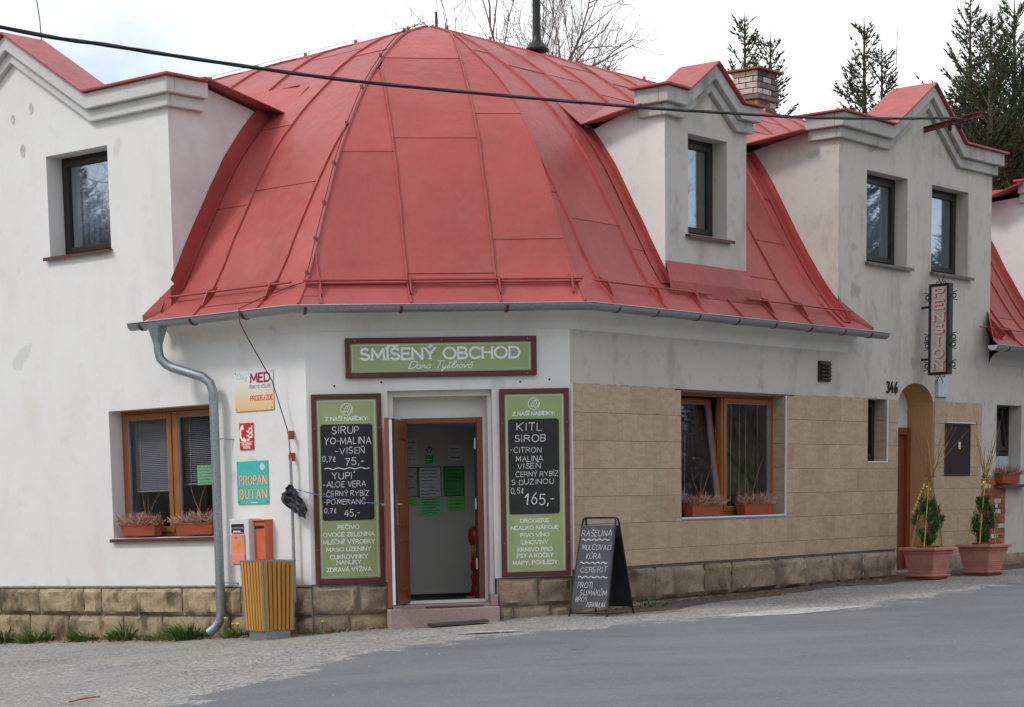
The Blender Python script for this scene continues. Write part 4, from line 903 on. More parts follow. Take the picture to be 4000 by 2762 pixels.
# ------------------------------------------------------------------ windows
m_seal = simple('grey_glazing_seal', (.20, .22, .25), .5)
def bars(mb, fr, u0, u1, v0, v1, t, w0, w1):
    mb.box(fr, u0, u0+t, v0, v1, w0, w1); mb.box(fr, u1-t, u1, v0, v1, w0, w1); mb.box(fr, u0+t, u1-t, v0, v0+t, w0, w1); mb.box(fr, u0+t, u1-t, v1-t, v1, w0, w1)
def sill(fr, u0, u1, v, w0, w1, mat, par):
    mb = MB(); mb.hexa([fr.pt(u0, v-.012, w0), fr.pt(u1, v-.012, w0), fr.pt(u1, v-.03, w1), fr.pt(u0, v-.03, w1), fr.pt(u0, v+.006, w0), fr.pt(u1, v+.006, w0), fr.pt(u1, v-.012, w1), fr.pt(u0, v-.012, w1)]); mb.box(fr, u0, u1, v-.05, v-.018, w1-.006, w1+.004)
    return mb.build('sill', mat, par)
def window(fr, h, dep, mat, sashes, glass, label, wbase=0, t=.06, st=.062):
    u0, u1, v0, v1 = h; w = wbase-dep; mb = MB(); bars(mb, fr, u0-.02, u1+.02, v0-.01, v1+.02, t, w-.07, w)
    for a, b in zip(sashes, sashes[1:]): mb.box(fr, a[1], b[0], v0+t-.012, v1+.02-t, w-.07, w+.002)
    win = mb.build('window', mat, bld, bevel=.006); win['label'] = label
    for k, (a, b, tilted) in enumerate(sashes):
        f = fr; c, d = v0+t-.012, v1+.02-t
        if tilted:
            f = Fr((0, 0, 0), 0); f.o = fr.pt(0, c, w); f.d, f.n = fr.d, fr.n; ang = math.radians(7); f.z = fr.z*math.cos(ang)-fr.n*math.sin(ang); f.n = fr.n*math.cos(ang)+fr.z*math.sin(ang); d_, c_ = d-c, 0
            f.k = 0
        else:
            f = Fr((0, 0, 0), 0); f.o = fr.pt(0, c, w); f.d, f.n = fr.d, fr.n; d_, c_ = d-c, 0
        mb = MB(); bars(mb, f, a+.004, b-.004, c_+.004, d_-.004, st, -.05, .014); mb.build('sash', mat, win, bevel=.006)
        mb = MB(); bars(mb, f, a+st+.004, b-st-.004, c_+st, d_-st, .010, -.03, .006); mb.build('glazing_seal', m_black if mat is m_dark else m_seal, win)
        mb = MB(); mb.box(f, a+st, b-st, c_+st, d_-st, -.022, -.016); mb.build('pane', glass, win)
    return win, w
wA1, w_ = window(A, hA[0], .19, m_oak, [(-3.07, -2.275, 0), (-2.235, -1.44, 0)], m_glass, 'oak framed two-sash window with blinds in the white side wall')
sill(A, -3.13, -1.36, .93, -.19, .045, m_brown_metal, wA1)
def blind(u0, u1, v0, v1, w, fr, par, tilt):
    n = int((v1-v0)/.021)
    for k in range(n):
        v = v1-k*.021; mb = MB(); mb.hexa([fr.pt(u0, v-tilt, w+.012), fr.pt(u1, v-tilt, w+.012), fr.pt(u1, v, w-.008), fr.pt(u0, v, w-.008), fr.pt(u0, v-tilt+.0012, w+.012), fr.pt(u1, v-tilt+.0012, w+.012), fr.pt(u1, v+.0012, w-.008), fr.pt(u0, v+.0012, w-.008)]); mb.build('blind_slat', m_blind, par)
    mb = MB()
    for q in (.15, .82): mb.tube([fr.pt(u0+(u1-u0)*q, v1, w+.016), fr.pt(u0+(u1-u0)*q, v0, w+.016)], .003, 5)
    mb.build('blind_cord', m_heather2, par); mb = MB(); mb.box(fr, u0, u1, v0-.022, v0-.004, w-.012, w+.014); mb.build('blind_rail', m_blind, par)
blind(-3.0, -2.33, 1.47, 2.27, -.29, A, wA1, .017); blind(-2.18, -1.50, 1.53, 2.27, -.29, A, wA1, .010)
mb = MB(); mb.box(A, -3.3, -1.2, .6, .96, -.75, -.30); mb.build('inner_sill', m_inner, wA1)
wA2, w_ = window(A, hA[1], .23, m_dark, [(-3.96, -2.99, 0)], m_glass_up, 'dark framed upper window in the white gable')
sill(A, -4.07, -2.93, 4.18, -.23, .05, m_brown_metal, wA2)
def curtain(fr, u0, u1, v0, v1, w, par, folds=9, mat=None):
    mb = MB(); n = folds*4; vs_ = []
    for i in range(n+1):
        u = u0+(u1-u0)*i/n; q = .02*math.sin(i*math.pi/2+.4)+.008*math.sin(i*1.7); vs_ += [fr.pt(u, v0, w+q), fr.pt(u, v1, w+q)]
    mb.add(vs_, [(2*i, 2*i+1, 2*i+3, 2*i+2) for i in range(n)]); o = mb.build('curtain', mat or m_curtain, par, smooth=True); s_ = o.modifiers.new('s', 'SOLIDIFY'); s_.thickness = .002
curtain(A, -3.95, -3.0, 4.2, 5.25, -.40, wA2)
wC1, w_ = window(C, WC, .17, m_oak, [(2.21, 3.345, 1), (3.385, 4.52, 0)], m_glass, 'oak framed street window with its left sash tilted inwards')
mb = MB(); mb.box(C, 2.17, 4.56, .94, .982, -.17, .016); mb.build('sill', simple('slate_blue_sill', (.22, .25, .29), .5), wC1, bevel=.004)
mb = MB()
for u in (2.5, 2.95, 3.65, 4.0, 4.2, 4.35): mb.tube([C.pt(u, 1.05, -.45), C.pt(u+.02, 2.35, -.45)], .004, 5)
mb.build('blind_cord', simple('fine_cord', (.5, .42, .3), .8), wC1)
wC2, w_ = window(C, NW, .18, m_dark, [(6.75, 7.22, 0)], m_glass, 'narrow dark window slot in the tiled wall', st=.045)
wC3, w_ = window(C, wS, .20, m_dark, [(2.50, 3.27, 0)], m_glass_up, 'dark framed window of the small roof dormer', wbase=SW)
sill(C, 2.40, 3.40, 4.235, SW-.20, SW+.06, m_brown_metal, wC3); curtain(C, 2.55, 3.0, 4.3, 5.3, SW-.36, wC3); curtain(C, 3.0, 3.25, 4.3, 5.3, SW-.42, wC3)
mb = MB(); mb.lathe(C.pt(2.85, 4.74, SW-.31), [(0, 0), (.05, .01), (.085, .06), (.09, .12), (.05, .17), (0, .18)], 14); mb.build('window_ornament', simple('pink_glass_globe', (.55, .12, .28), .2), wC3, smooth=True)
for h, lb in zip(DW, ('left-hand upper window over the arched entrance, next to the roof', 'right-hand upper window over the arched entrance, above the lettered box sign')):
    wn_, w_ = window(C, h, .19, m_dark, [(h[0]+.04, h[1]-.04, 0)], m_glass_up, lb); sill(C, h[0]-.04, h[1]+.10, h[2], -.19, .06, simple('weathered_sill', (.16, .13, .12), .7, var=.3), wn_); curtain(C, h[0]+.05, h[1]-.05, h[2]+.03, h[3]-.03, -.36, wn_)
wC6, w_ = window(C, (10.71, 11.58, 1.75, 2.47), .2, m_dark, [(10.75, 11.54, 1)], m_glass, 'dark top-hung window at the right edge of the street wall')
for i in range(4):
    for j in range(2): mb = MB(); mb.box(C, 10.73+i*.21, 10.73+i*.21+.2, 1.33+j*.205, 1.33+j*.205+.195, -.24, -.18); mb.build('glass_block', simple('glass_block', (.45, .52, .54), .25), wC6, bevel=.012)
sill(C, 10.62, 11.66, 1.31, -.2, .16, m_brown_metal, wC6)
# ------------------------------------------------------------------ shop doorway
dw = part('shop_doorway', bld)
mb = MB(); mb.box(B, 1.03, 1.09, .16, 2.13, -.38, -.30); mb.box(B, 1.865, 1.93, .16, 2.13, -.38, -.30); mb.box(B, 1.09, 1.865, 2.07, 2.13, -.38, -.30); mb.build('door_frame', m_door, dw, bevel=.006)
mb = MB(); mb.box(B, 1.845, 1.864, .16, 2.07, -.37, -.31); mb.box(B, 1.09, 1.845, 2.05, 2.069, -.37, -.31); mb.build('door_seal', m_black, dw)
for v in (.55, 1.2, 1.85): mb = MB(); mb.box(B, 1.838, 1.85, v-.06, v+.06, -.335, -.305); mb.build('lock_plate', m_grey, dw)
mb = MB(); P = B.pt
for (a, b, w0, w1) in ((.72, .72, -.46, -1.62), (2.35, 2.35, -.46, -1.62)): mb.quad(P(a, 0, w0), P(a, 0, w1), P(a, 2.5, w1), P(a, 2.5, w0))
mb.quad(P(.72, 0, -1.62), P(2.35, 0, -1.62), P(2.35, 2.5, -1.62), P(.72, 2.5, -1.62)); mb.quad(P(.72, 2.5, -.46), P(2.35, 2.5, -.46), P(2.35, 2.5, -1.62), P(.72, 2.5, -1.62))
mb.quad(P(.72, 0, -.462), P(1.03, 0, -.462), P(1.03, 2.5, -.462), P(.72, 2.5, -.462)); mb.quad(P(1.93, 0, -.462), P(2.35, 0, -.462), P(2.35, 2.5, -.462), P(1.93, 2.5, -.462)); mb.quad(P(1.03, 2.13, -.462), P(1.93, 2.13, -.462), P(1.93, 2.5, -.462), P(1.03, 2.5, -.462))
mb.build('vestibule_wall', m_inner, dw)
mb = MB(); mb.box(B, .72, 2.35, .05, .15, -1.62, -.30); mb.build('vestibule_floor', m_rubber, dw); mb = MB(); mb.box(B, .74, 2.33, .15, .19, -1.62, -1.58); mb.build('skirting', m_black, dw)
mb = MB(); mb.box(B, 1.03, 1.93, .10, .165, -.40, -.27); mb.build('threshold', m_white_trim, dw)
mb = MB(); mb.box(B, .87, 1.985, -.35, .135, -.30, .02); mb.box(B, .80, 1.99, -.35, .10, .02, .30); mb.build('door_step', m_step, dw, bevel=.012)
mb = MB(); mb.box(B, 1.93, 2.01, .10, .22, -.1, .06); mb.build('jamb_foot', m_step, dw, bevel=.008)
a_ = math.radians(17); dl = Fr((0, 0, 0), 0); dl.o = B.pt(1.075, 0, -.30); dl.d = B.n*math.cos(a_)-B.d*math.sin(a_); dl.n = B.d*math.cos(a_)+B.n*math.sin(a_); LW = .80
mb = MB(); mb.box(dl, .0, LW, .15, 2.10, -.03, .03); leaf = mb.build('door', m_door, bld, bevel=.006); leaf['label'] = 'brown shop door standing wide open, tied back with a cord'
mb = MB(); mb.box(dl, LW-.02, LW+.012, .13, 2.11, -.075, -.03); mb.build('door_lip', m_door, leaf)
mb = MB(); mb.box(dl, LW, LW+.006, .16, 2.09, -.028, .006); mb.build('lock_strip', m_grey, leaf); mb = MB(); mb.box(dl, LW, LW+.008, .15, 2.10, .006, .026); mb.build('edge_seal', m_black, leaf)
for v0, v1 in ((.30, .85), (.98, 1.93)):
    mb = MB(); bars(mb, dl, .12, LW-.12, v0, v1, .03, .03, .042); mb.build('panel_moulding', m_door, leaf, bevel=.008); mb = MB(); mb.box(dl, .17, LW-.17, v0+.05, v1-.05, .028, .036); mb.build('door_panel', m_door, leaf, bevel=.006)
for s_ in (1, -1):
    w0 = .03 if s_ > 0 else -.075
    mb = MB(); mb.box(dl, LW-.075, LW-.04, 1.0, 1.32, min(w0, w0+s_*.008), max(w0, w0+s_*.008)); mb.build('handle_plate', m_brass, leaf, bevel=.003)
    mb = MB(); mb.tube([dl.pt(LW-.058, 1.21, w0), dl.pt(LW-.058, 1.21, w0+s_*.05), dl.pt(LW-.17, 1.21, w0+s_*.055)], .009, 8); mb.build('handle', m_brass, leaf, smooth=True)
# small fittings of the walls
mb = MB(); mb.box(C, 5.38, 5.68, 2.64, 2.90, .002, .03); vg = mb.build('vent_grille', m_dark, bld, bevel=.005)
for k in range(5): mb = MB(); v = 2.67+k*.045; mb.hexa([C.pt(5.40, v, .03), C.pt(5.66, v, .03), C.pt(5.66, v-.004, .055), C.pt(5.40, v-.004, .055), C.pt(5.40, v+.035, .03), C.pt(5.66, v+.035, .03), C.pt(5.66, v+.006, .055), C.pt(5.40, v+.006, .055)]); mb.build('vent_louvre', m_dark, vg)
mb = MB(); mb.box(C, 8.99, 9.80, 1.44, 2.17, -.03, .018); cb = mb.build('meter_cabinet', simple('purple_brown_enamel', (.035, .022, .024), .7, spec=.15), bld, bevel=.006)
mb = MB(); bars(mb, C, 8.985, 9.805, 1.435, 2.175, .025, .018, .024); mb.build('cabinet_rim', m_dark, cb); mb = MB(); mb.box(C, 8.98, 9.9, 2.175, 2.19, .0, .05); mb.build('drip_edge', m_grey, cb)
mb = MB(); mb.box(C, 9.42, 9.49, 1.84, 1.915, .018, .020); mb.build('cabinet_sticker', m_paper, cb); mb = MB(); mb.box(C, 9.42, 9.49, 1.815, 1.838, .018, .020); mb.build('cabinet_sticker', m_yellow, cb)
mb = MB(); mb.box(C, 8.70, 9.03, 2.53, 2.78, .0, .05); mb.build('junction_box', simple('grey_plastic_box', (.50, .53, .58), .5), bld, bevel=.008)
br = part('cable_bracket', bld)
mb = MB()
bo, be = C.pt(8.27, 6.08, -.02), C.pt(8.27, 6.18, .84); zz = V((0, 0, .035)); dd_ = C.d*.035
for (a, b) in ((-1, -1), (-1, 1)): pass
mb.hexa([bo-dd_-zz, bo+dd_-zz, be+dd_-zz, be-dd_-zz, bo-dd_-zz*.7, bo+dd_-zz*.7, be+dd_-zz*.7, be-dd_-zz*.7]); mb.hexa([bo-dd_+zz*.7, bo+dd_+zz*.7, be+dd_+zz*.7, be-dd_+zz*.7, bo-dd_+zz, bo+dd_+zz, be+dd_+zz, be-dd_+zz]); mb.hexa([bo-dd_*.15-zz, bo+dd_*.15-zz, be+dd_*.15-zz, be-dd_*.15-zz, bo-dd_*.15+zz, bo+dd_*.15+zz, be+dd_*.15+zz, be-dd_*.15+zz])
mb.build('bracket_beam', simple('rusty_red_steel', (.14, .03, .025), .6, var=.3), br)
for w in (.38, .52, .64, .74):
    mb = MB(); mb.lathe(C.pt(8.27, 6.02, w), [(0, .0), (.02, .0), (.028, .03), (.028, .06), (.012, .07), (.012, .11)], 10); mb.build('insulator', m_cable, br, smooth=True)
mb = MB()
for k in range(4):
    p = C.pt(8.22, 6.22, .40+k*.1); mb.tube([C.pt(8.0, 6.23, .55), p+V((0, 0, .05)), p+V((.05, 0, -.06)), p+V((0, 0, -.16)), p+V((-.03, 0, -.06))], .009, 5)
mb.build('tail_wire', m_cable, br, smooth=True)
for k, (u, v) in enumerate(((.30, 2.47), (.80, 2.50), (2.30, 2.48), (2.62, 2.50))):
    mb = MB(); mb.lathe(B.pt(u, v, .0), [(0, .004), (.011, .004), (.012, 0)], 8, B.d, B.z, B.n); mb.build('wall_plug', m_black, bld)
for (u, v, r) in ((-4.55, 5.78, .045), (-4.22, 5.86, .05), (-4.4, 5.42, .06)):
    mb = MB(); P_ = []
    for k in range(12):
        a = k*math.pi/6; rr = r*(1+.35*noise.noise(V((u*9, v*9, k*.6)))); P_.append(A.pt(u+rr*.8*math.cos(a), v+rr*1.25*math.sin(a), .003))
    mb.poly(P_); mb.build('plaster_patch', m_patch, bld)
# ------------------------------------------------------------------ shop signs on the corner wall
def framed(name, label, cat, u0, u1, v0, v1, t):
    th = thing(name, label, cat, B.pt((u0+u1)/2, v0, .02))
    mb = MB(); bars(mb, B, u0, u1, v0, v1, t, .002, .05); fr_ = mb.build('sign_frame', m_signwood, th, bevel=.005)
    mb = MB(); mb.box(B, u0+t-.004, u1-t+.004, v0+t-.004, v1-t+.004, .006, .030); mb.build('sign_panel', m_green, th)
    mb = MB()
    for q, wd in ((.018, .004), (.027, .002)):
        a, b, c, d = u0+t+q, u1-t-q, v0+t+q, v1-t-q; mb.ribbon(B, [(a, c), (b, c), (b, d), (a, d), (a, c), (b, c)], wd, .0312)
    mb.build('printed_border', m_white, th)
    ns = ((u0+t/2, v0+.18*(v1-v0)), (u0+t/2, v1-.18*(v1-v0)), (u1-t/2, v0+.18*(v1-v0)), (u1-t/2, v1-.18*(v1-v0))) if v1-v0 > 1 else ((u0+.1, v0+t/2), (u1-.1, v0+t/2), ((u0+u1)/2, v0+t/2), (u0+.1, v1-t/2), ((u0+u1)/2, v1-t/2), (u1-.1, v1-t/2))
    for u, v in ns: mb = MB(); mb.lathe(B.pt(u, v, .05), [(.006, 0), (.005, .003), (0, .003)], 8, B.d, B.z, B.n); mb.build('screw', m_zinc, th)
    return th
sg = framed('shop_sign', 'wide green shop sign board in a red-brown frame above the doorway', 'sign', .42, 2.475, 2.545, 2.96, .055)
mb = MB(); ltext(mb, B, 'SMÍŠENÝ OBCHOD', .585, 2.29, 2.735, .112, .21, .0318, serif=.13, small=None, gap=.2); mb.build('sign_lettering', m_white, sg)
mb = MB(); ltext(mb, B, 'Dana Tyšerová', 1.09, 1.77, 2.638, .075, .11, .0318, slant=.5, gap=.08); mb.build('sign_script', m_white, sg)
def menu(name, label, u0, u1, v0, v1, bb, chalk, prints, logo):
    th = framed(name, label, 'menu board', u0, u1, v0, v1, .052)
    a, b, c, d = bb; r = .03
    P_ = [(b-r+r*math.cos(q), d-r+r*math.sin(q)) for q in [i*math.pi/10 for i in range(6)]]+[(a+r-r*math.sin(q), d-r+r*math.cos(q)) for q in [i*math.pi/10 for i in range(6)]]+[(a+r-r*math.cos(q), c+r-r*math.sin(q)) for q in [i*math.pi/10 for i in range(6)]]+[(b-r+r*math.sin(q), c+r-r*math.cos(q)) for q in [i*math.pi/10 for i in range(6)]]
    mb = MB(); mb.prism(B, P_, .030, .0325); mb.build('blackboard_panel', m_board, th)
    for s_, x0, x1, v, h in chalk:
        mb = MB()
        if s_ == '~': mb.ribbon(B, wave(x0, x1, v+.012, .007, 4), .010, .0334)
        else: ltext(mb, B, s_, x0, x1, v, h, .105, .0334, jit=.07, gap=.26, slant=.04)
        mb.build('chalk_line', m_chalk, th)
    for s_, x0, x1, v, h in prints: mb = MB(); ltext(mb, B, s_, x0, x1, v, h, .20, .0322, serif=.14, gap=.2); mb.build('printed_line', m_white, th)
    mb = MB(); u, v = logo; mb.ribbon(B, arc(u, v, .062, .062, 0, 360, 28), .006, .0322)
    ltext(mb, B, 'D', u-.035, u+.012, v-.03, .062, .09, .0326, slant=.5); ltext(mb, B, 'J', u+.0, u+.03, v-.042, .062, .09, .0326, slant=.5); mb.ribbon(B, [(u-.045, v-.02), (u-.03, v-.03), (u+.0, v+.0), (u+.015, v+.038), (u+.05, v+.035)], .004, .0324)
    mb.build('printed_monogram', m_white, th)
    return th
Lc = [('SIRUP', .260, .541, 1.972, .070), ('YO-MALINA', .172, .666, 1.863, .066), ('-VIŠEŇ', .290, .599, 1.762, .060), ('0,7e', .147, .282, 1.682, .054), ('75,-', .389, .592, 1.643, .075), ('~', .169, .645, 1.595, .024), ("YUPI'", .247, .487, 1.500, .066), ('-ALOE VERA', .150, .602, 1.414, .058), ('-ČERNÝ RYBÍZ', .150, .632, 1.319, .051), ('-POMERANČ', .150, .594, 1.231, .051), ('0,7e', .152, .276, 1.140, .051), ('45,-', .368, .530, 1.104, .072)]
Lp = [('Z NAŠÍ NABÍDKY:', .195, .646, 2.109, .036), ('PEČIVO', .296, .521, .969, .040), ('OVOCE ZELENINA', .135, .684, .892, .040), ('MLÉČNÉ VÝROBKY', .135, .686, .813, .040), ('MASO UZENINY', .167, .642, .735, .040), ('CUKROVINKY', .204, .606, .655, .040), ('NANUKY', .274, .532, .597, .040), ('ZDRAVÁ VÝŽIVA', .167, .640, .520, .040)]
Rc = [('KITL', 2.252, 2.525, 1.965, .075), ('SIROB', 2.226, 2.561, 1.846, .070), ('-CITRON', 2.172, 2.512, 1.730, .054), ('MALINA', 2.238, 2.527, 1.637, .054), ('VIŠEŇ', 2.249, 2.501, 1.560, .054), ('ČERNÝ RYBÍZ', 2.233, 2.695, 1.473, .051), ('S DUŽINOU', 2.182, 2.644, 1.389, .051), ('0,5e', 2.172, 2.309, 1.294, .058), ('165,-', 2.332, 2.657, 1.173, .115)]
Rp = [('Z NAŠÍ NABÍDKY:', 2.208, 2.667, 2.124, .036), ('DROGERIE', 2.274, 2.593, .982, .036), ('NEALKO NÁPOJE', 2.171, 2.691, .907, .036), ('PIVO VÍNO', 2.275, 2.591, .828, .036), ('LIHOVINY', 2.289, 2.574, .748, .039), ('KRMIVO PRO', 2.242, 2.622, .671, .039), ('PSY A KOČKY', 2.232, 2.632, .606, .039), ('MAPY, POHLEDY', 2.186, 2.678, .530, .039)]
menu('menu_board', 'tall green menu board with chalked syrup prices, left of the open door', .045, .79, .395, 2.385, (.135, .69, 1.06, 2.07), Lc, Lp, (.42, 2.225))
menu('menu_board', 'tall green menu board with a large chalked 165, right of the doorway', 2.065, 2.825, .40, 2.405, (2.155, 2.712, 1.07, 2.085), Rc, Rp, (2.44, 2.245))
# ------------------------------------------------------------------ enamel signs, post boxes on the side wall
t = thing('honey_sign', 'cream and yellow honey sign beneath the eaves, topmost on the white wall', 'sign', A.pt(-.76, 2.26, .01))
def gradmat(name, c0, c1, z0, z1):
    m, nt, b = MAT(name); b.inputs['Roughness'].default_value = .35; g_ = nd(nt, 'ShaderNodeNewGeometry'); s_ = nd(nt, 'ShaderNodeSeparateXYZ'); mr = nd(nt, 'ShaderNodeMapRange'); mr.inputs[1].default_value = z0; mr.inputs[2].default_value = z1
    nt.links.new(g_.outputs['Position'], s_.inputs[0]); nt.links.new(s_.outputs['Z'], mr.inputs[0]); nt.links.new(mix(nt, mr.outputs[0], c0, c1), b.inputs['Base Color']); return m
mb = MB(); mb.box(A, -1.05, -.47, 2.26, 2.685, .004, .014); mb.build('sign_plate', gradmat('honey_print', (.76, .52, .22), (.74, .77, .78), 2.28, 2.62), t)
mb = MB(); ltext(mb, A, 'Česky', -1.02, -.86, 2.60, .055, .07, .0148, slant=.3, gap=.1); mb.build('sign_lettering', m_greyprint, t)
mb = MB(); ltext(mb, A, 'MED', -.80, -.515, 2.56, .088, .26, .0148, gap=.22); mb.build('sign_lettering', m_maroon, t)
mb = MB(); ltext(mb, A, 'PŘÍMO OD VČELAŘE', -.83, -.50, 2.493, .034, .14, .0148, gap=.2); mb.build('sign_lettering', m_blue, t)
mb = MB(); ltext(mb, A, 'PRODEJ ZDE', -.81, -.48, 2.365, .050, .18, .0148, gap=.2); mb.build('sign_lettering', m_redprint, t)
def holes4(th, u0, u1, v0, v1, w):
    for u in (u0+.022, u1-.022):
        for v in (v0+.022, v1-.022): mb = MB(); mb.lathe(A.pt(u, v, w), [(.007, 0), (.006, .003), (0, .003)], 8, A.d, A.z, A.n); mb.build('screw', m_dark, th)
holes4(t, -1.05, -.47, 2.26, 2.685, .014)
t = thing('fire_call_sign', 'small red fire call sign with white telephone and flames', 'sign', A.pt(-.89, 1.85, .01))
mb = MB(); mb.box(A, -1.0, -.79, 1.85, 2.135, .004, .012); mb.build('sign_plate', m_red, t)
mb = MB(); mb.ribbon(A, [(-.965, 2.09), (-.985, 2.05), (-.985, 1.99), (-.96, 1.955), (-.93, 1.945)], .022, .0128); mb.ribbon(A, [(-.955, 2.105), (-.945, 2.075)], .03, .0129); mb.ribbon(A, [(-.935, 1.965), (-.912, 1.945)], .034, .0129)
for k in range(3): mb.ribbon(A, [(-.885+.0*k, 1.955+k*.045), (-.86, 1.95+k*.045), (-.845, 1.985+k*.045), (-.815, 1.98+k*.045), (-.805, 2.01+k*.045)], .017, .0128)
mb.ribbon(A, [(-.995, 1.932), (-.795, 1.932)], .004, .0128)
ltext(mb, A, 'OHLAŠOVNA', -.97, -.82, 1.897, .024, .2, .0128); ltext(mb, A, 'POŽÁRU', -.945, -.845, 1.862, .024, .2, .0128); mb.build('sign_print', m_white, t)
holes4(t, -1.0, -.79, 1.85, 2.135, .012)
t = thing('gas_bottle_sign', 'turquoise painted gas bottle sign with sand-coloured capitals above the post boxes', 'sign', A.pt(-.82, 1.26, .01))
mb = MB(); mb.box(A, -1.06, -.59, 1.265, 1.725, .004, .012); mb.build('sign_plate', m_teal, t)
mb = MB(); ltext(mb, A, 'PROPAN', -1.022, -.618, 1.473, .094, .26, .0126, gap=.3); ltext(mb, A, 'BUTAN', -1.022, -.618, 1.325, .094, .26, .0126, gap=.36); mb.build('letter_outline', simple('dark_letter_edge', (.20, .15, .09), .7), t)
mb = MB(); ltext(mb, A, 'PROPAN', -1.022, -.618, 1.473, .094, .17, .0131, gap=.3); ltext(mb, A, 'BUTAN', -1.022, -.618, 1.325, .094, .17, .0131, gap=.36); mb.build('sign_lettering', m_sand, t)
mb = MB(); ltext(mb, A, 'PRODEJ', -1.0, -.78, 1.638, .032, .16, .0126, gap=.3); mb.build('faded_lettering', simple('faded_teal_print', (.045, .34, .32), .6), t)
mb = MB(); mb.prism(A, arc(-.67, 1.66, .036, .036, 0, 345, 14), .012, .0128); mb.build('sign_emblem', simple('pale_emblem', (.55, .62, .55), .6), t)
mb = MB(); mb.ribbon(A, wave(-.86, -.76, 1.28, .004, 3), .006, .0126); mb.build('maker_mark', m_white, t)
holes4(t, -1.06, -.59, 1.265, 1.725, .012)
t = thing('vending_post_box', 'light grey wall box with a coral front flap and two slots', 'post box', A.pt(-.88, .6, .1))
mb = MB(); mb.box(A, -1.01, -.72, .61, 1.11, .0, .20); mb.build('cabinet', m_grey, t, bevel=.006)
mb = MB(); mb.box(A, -.99, -.775, .65, .945, .20, .215); mb.build('front_flap', m_coral, t, bevel=.008); mb = MB(); mb.box(A, -.99, -.775, .625, .73, .2152, .222); mb.build('lower_flap', m_coral, t, bevel=.006)
for v in (1.03, .975): mb = MB(); mb.box(A, -.98, -.79, v-.022, v+.024, .2, .204); mb.build('slot', m_dark, t); mb = MB(); mb.box(A, -.975, -.795, v-.02, v-.008, .204, .212); mb.build('slot_lip', m_zinc, t)
mb = MB(); mb.box(A, -.95, -.84, .963, .982, .204, .2065); mb.build('slot_label', m_paper, t)
mb = MB(); mb.lathe(A.pt(-.90, .91, .215), [(.014, 0), (.012, .006), (0, .006)], 10, A.d, A.z, A.n); mb.build('lock', m_zinc, t)
mb = MB(); mb.prism(A, [(-.865+.028*math.cos(q*.5236), .81+.06*math.sin(q*.5236)) for q in range(12)], .215, .2162); mb.build('orange_mark', m_orange_mark, t)
t = thing('letter_box', 'orange letter box fixed beside the grey wall box, behind the waste bin', 'letter box', A.pt(-.62, .6, .06))
mb = MB(); mb.box(A, -.715, -.55, .66, 1.08, .0, .12); mb.build('cabinet', m_orange, t, bevel=.01); mb = MB(); mb.box(A, -.72, -.545, 1.08, 1.095, .0, .14); mb.build('lid', m_orange, t, bevel=.004); mb = MB(); mb.box(A, -.70, -.565, 1.0, 1.03, .12, .124); mb.build('slot', m_dark, t)
# ------------------------------------------------------------------ litter bin
bc = V((-2.60, 22.75, 0)); bz = gh(bc.x, bc.y); bf = Fr((bc.x, bc.y, bz), 40, 0)
t = thing('litter_bin', 'tapered litter bin clad in yellow wooden slats beside the corner', 'waste bin', (bc.x, bc.y, bz))
mb = MB(); mb.frustum(bf, (0, 0), .158, .158, .158, .158, -.02, .10); mb.build('bin_base', m_zinc, t, bevel=.004)
mb = MB(); mb.frustum(bf, (0, 0), .163, .163, .186, .186, .10, .79); mb.build('bin_liner', m_dark, t)
S0, S1_ = .176, .201
for fc in range(4):
    f2 = Fr((bc.x, bc.y, bz), 40+90*fc, 0); n = 7
    for k in range(n):
        a = -1+2*(k+.16)/n; b = -1+2*(k+.84)/n; mb = MB(); z0, z1 = .09+random.uniform(-.006, .006), .815
        mb.hexa([f2.pt(a*S0, z0, S0-.012), f2.pt(b*S0, z0, S0-.012), f2.pt(b*S0*.99, z0, S0+.014), f2.pt(a*S0*.99, z0, S0+.014), f2.pt(a*S1_, z1, S1_-.012), f2.pt(b*S1_, z1, S1_-.012), f2.pt(b*S1_*.99, z1, S1_+.014), f2.pt(a*S1_*.99, z1, S1_+.014)]); mb.build('slat', m_slat, t, bevel=.003)
    mb = MB(); mb.tube([f2.pt(S0+.004, .09, S0+.004), f2.pt(S1_+.004, .825, S1_+.004)], .011, 6); mb.build('corner_strip', m_zinc, t)
mb = MB()
tf = Fr((bc.x, bc.y, bz+.82), 40, 0); q = S1_+.016
for a, b, c, d in ((-q, q, q-.03, q), (-q, q, -q, -q+.03), (-q, -q+.03, -q+.03, q-.03), (q-.03, q, -q+.03, q-.03)): mb.box(tf, a, b, 0, .012, c, d)
mb.build('bin_rim', m_zinc, t)
# ------------------------------------------------------------------ A-board
fl, fr_, rr_ = V((.59, 23.05, 0)), V((1.02, 22.66, 0)), V((1.30, 22.97, 0))
wdv = (fr_-fl); W_ = .50; wd_ = V((math.cos(math.radians(-38)), math.sin(math.radians(-38)), 0)); bkv = V((-wd_.y, wd_.x, 0)); p0 = V((.60, 23.02, gh(.7, 22.9)+.004)); HB = 1.045; SP = .50
t = thing('pavement_board', 'black folding A-board with chalk writing standing before the tiled wall', 'A-board', p0+wd_*W_/2)
def legs(base, lean, par, nm):
    mb = MB(); zt = V((0, 0, HB)); a, b = base, base+wd_*W_; ta, tb = a+lean+zt+wd_*.035, b+lean+zt-wd_*.035
    mb.tube([a, a+(ta-a)*.955, ta+wd_*.005-V((0, 0, .012)), ta+wd_*.03, tb-wd_*.03, tb-wd_*.005-V((0, 0, .012)), b+(tb-b)*.955, b], .011, 8); return mb.build(nm, m_black, par, smooth=True)
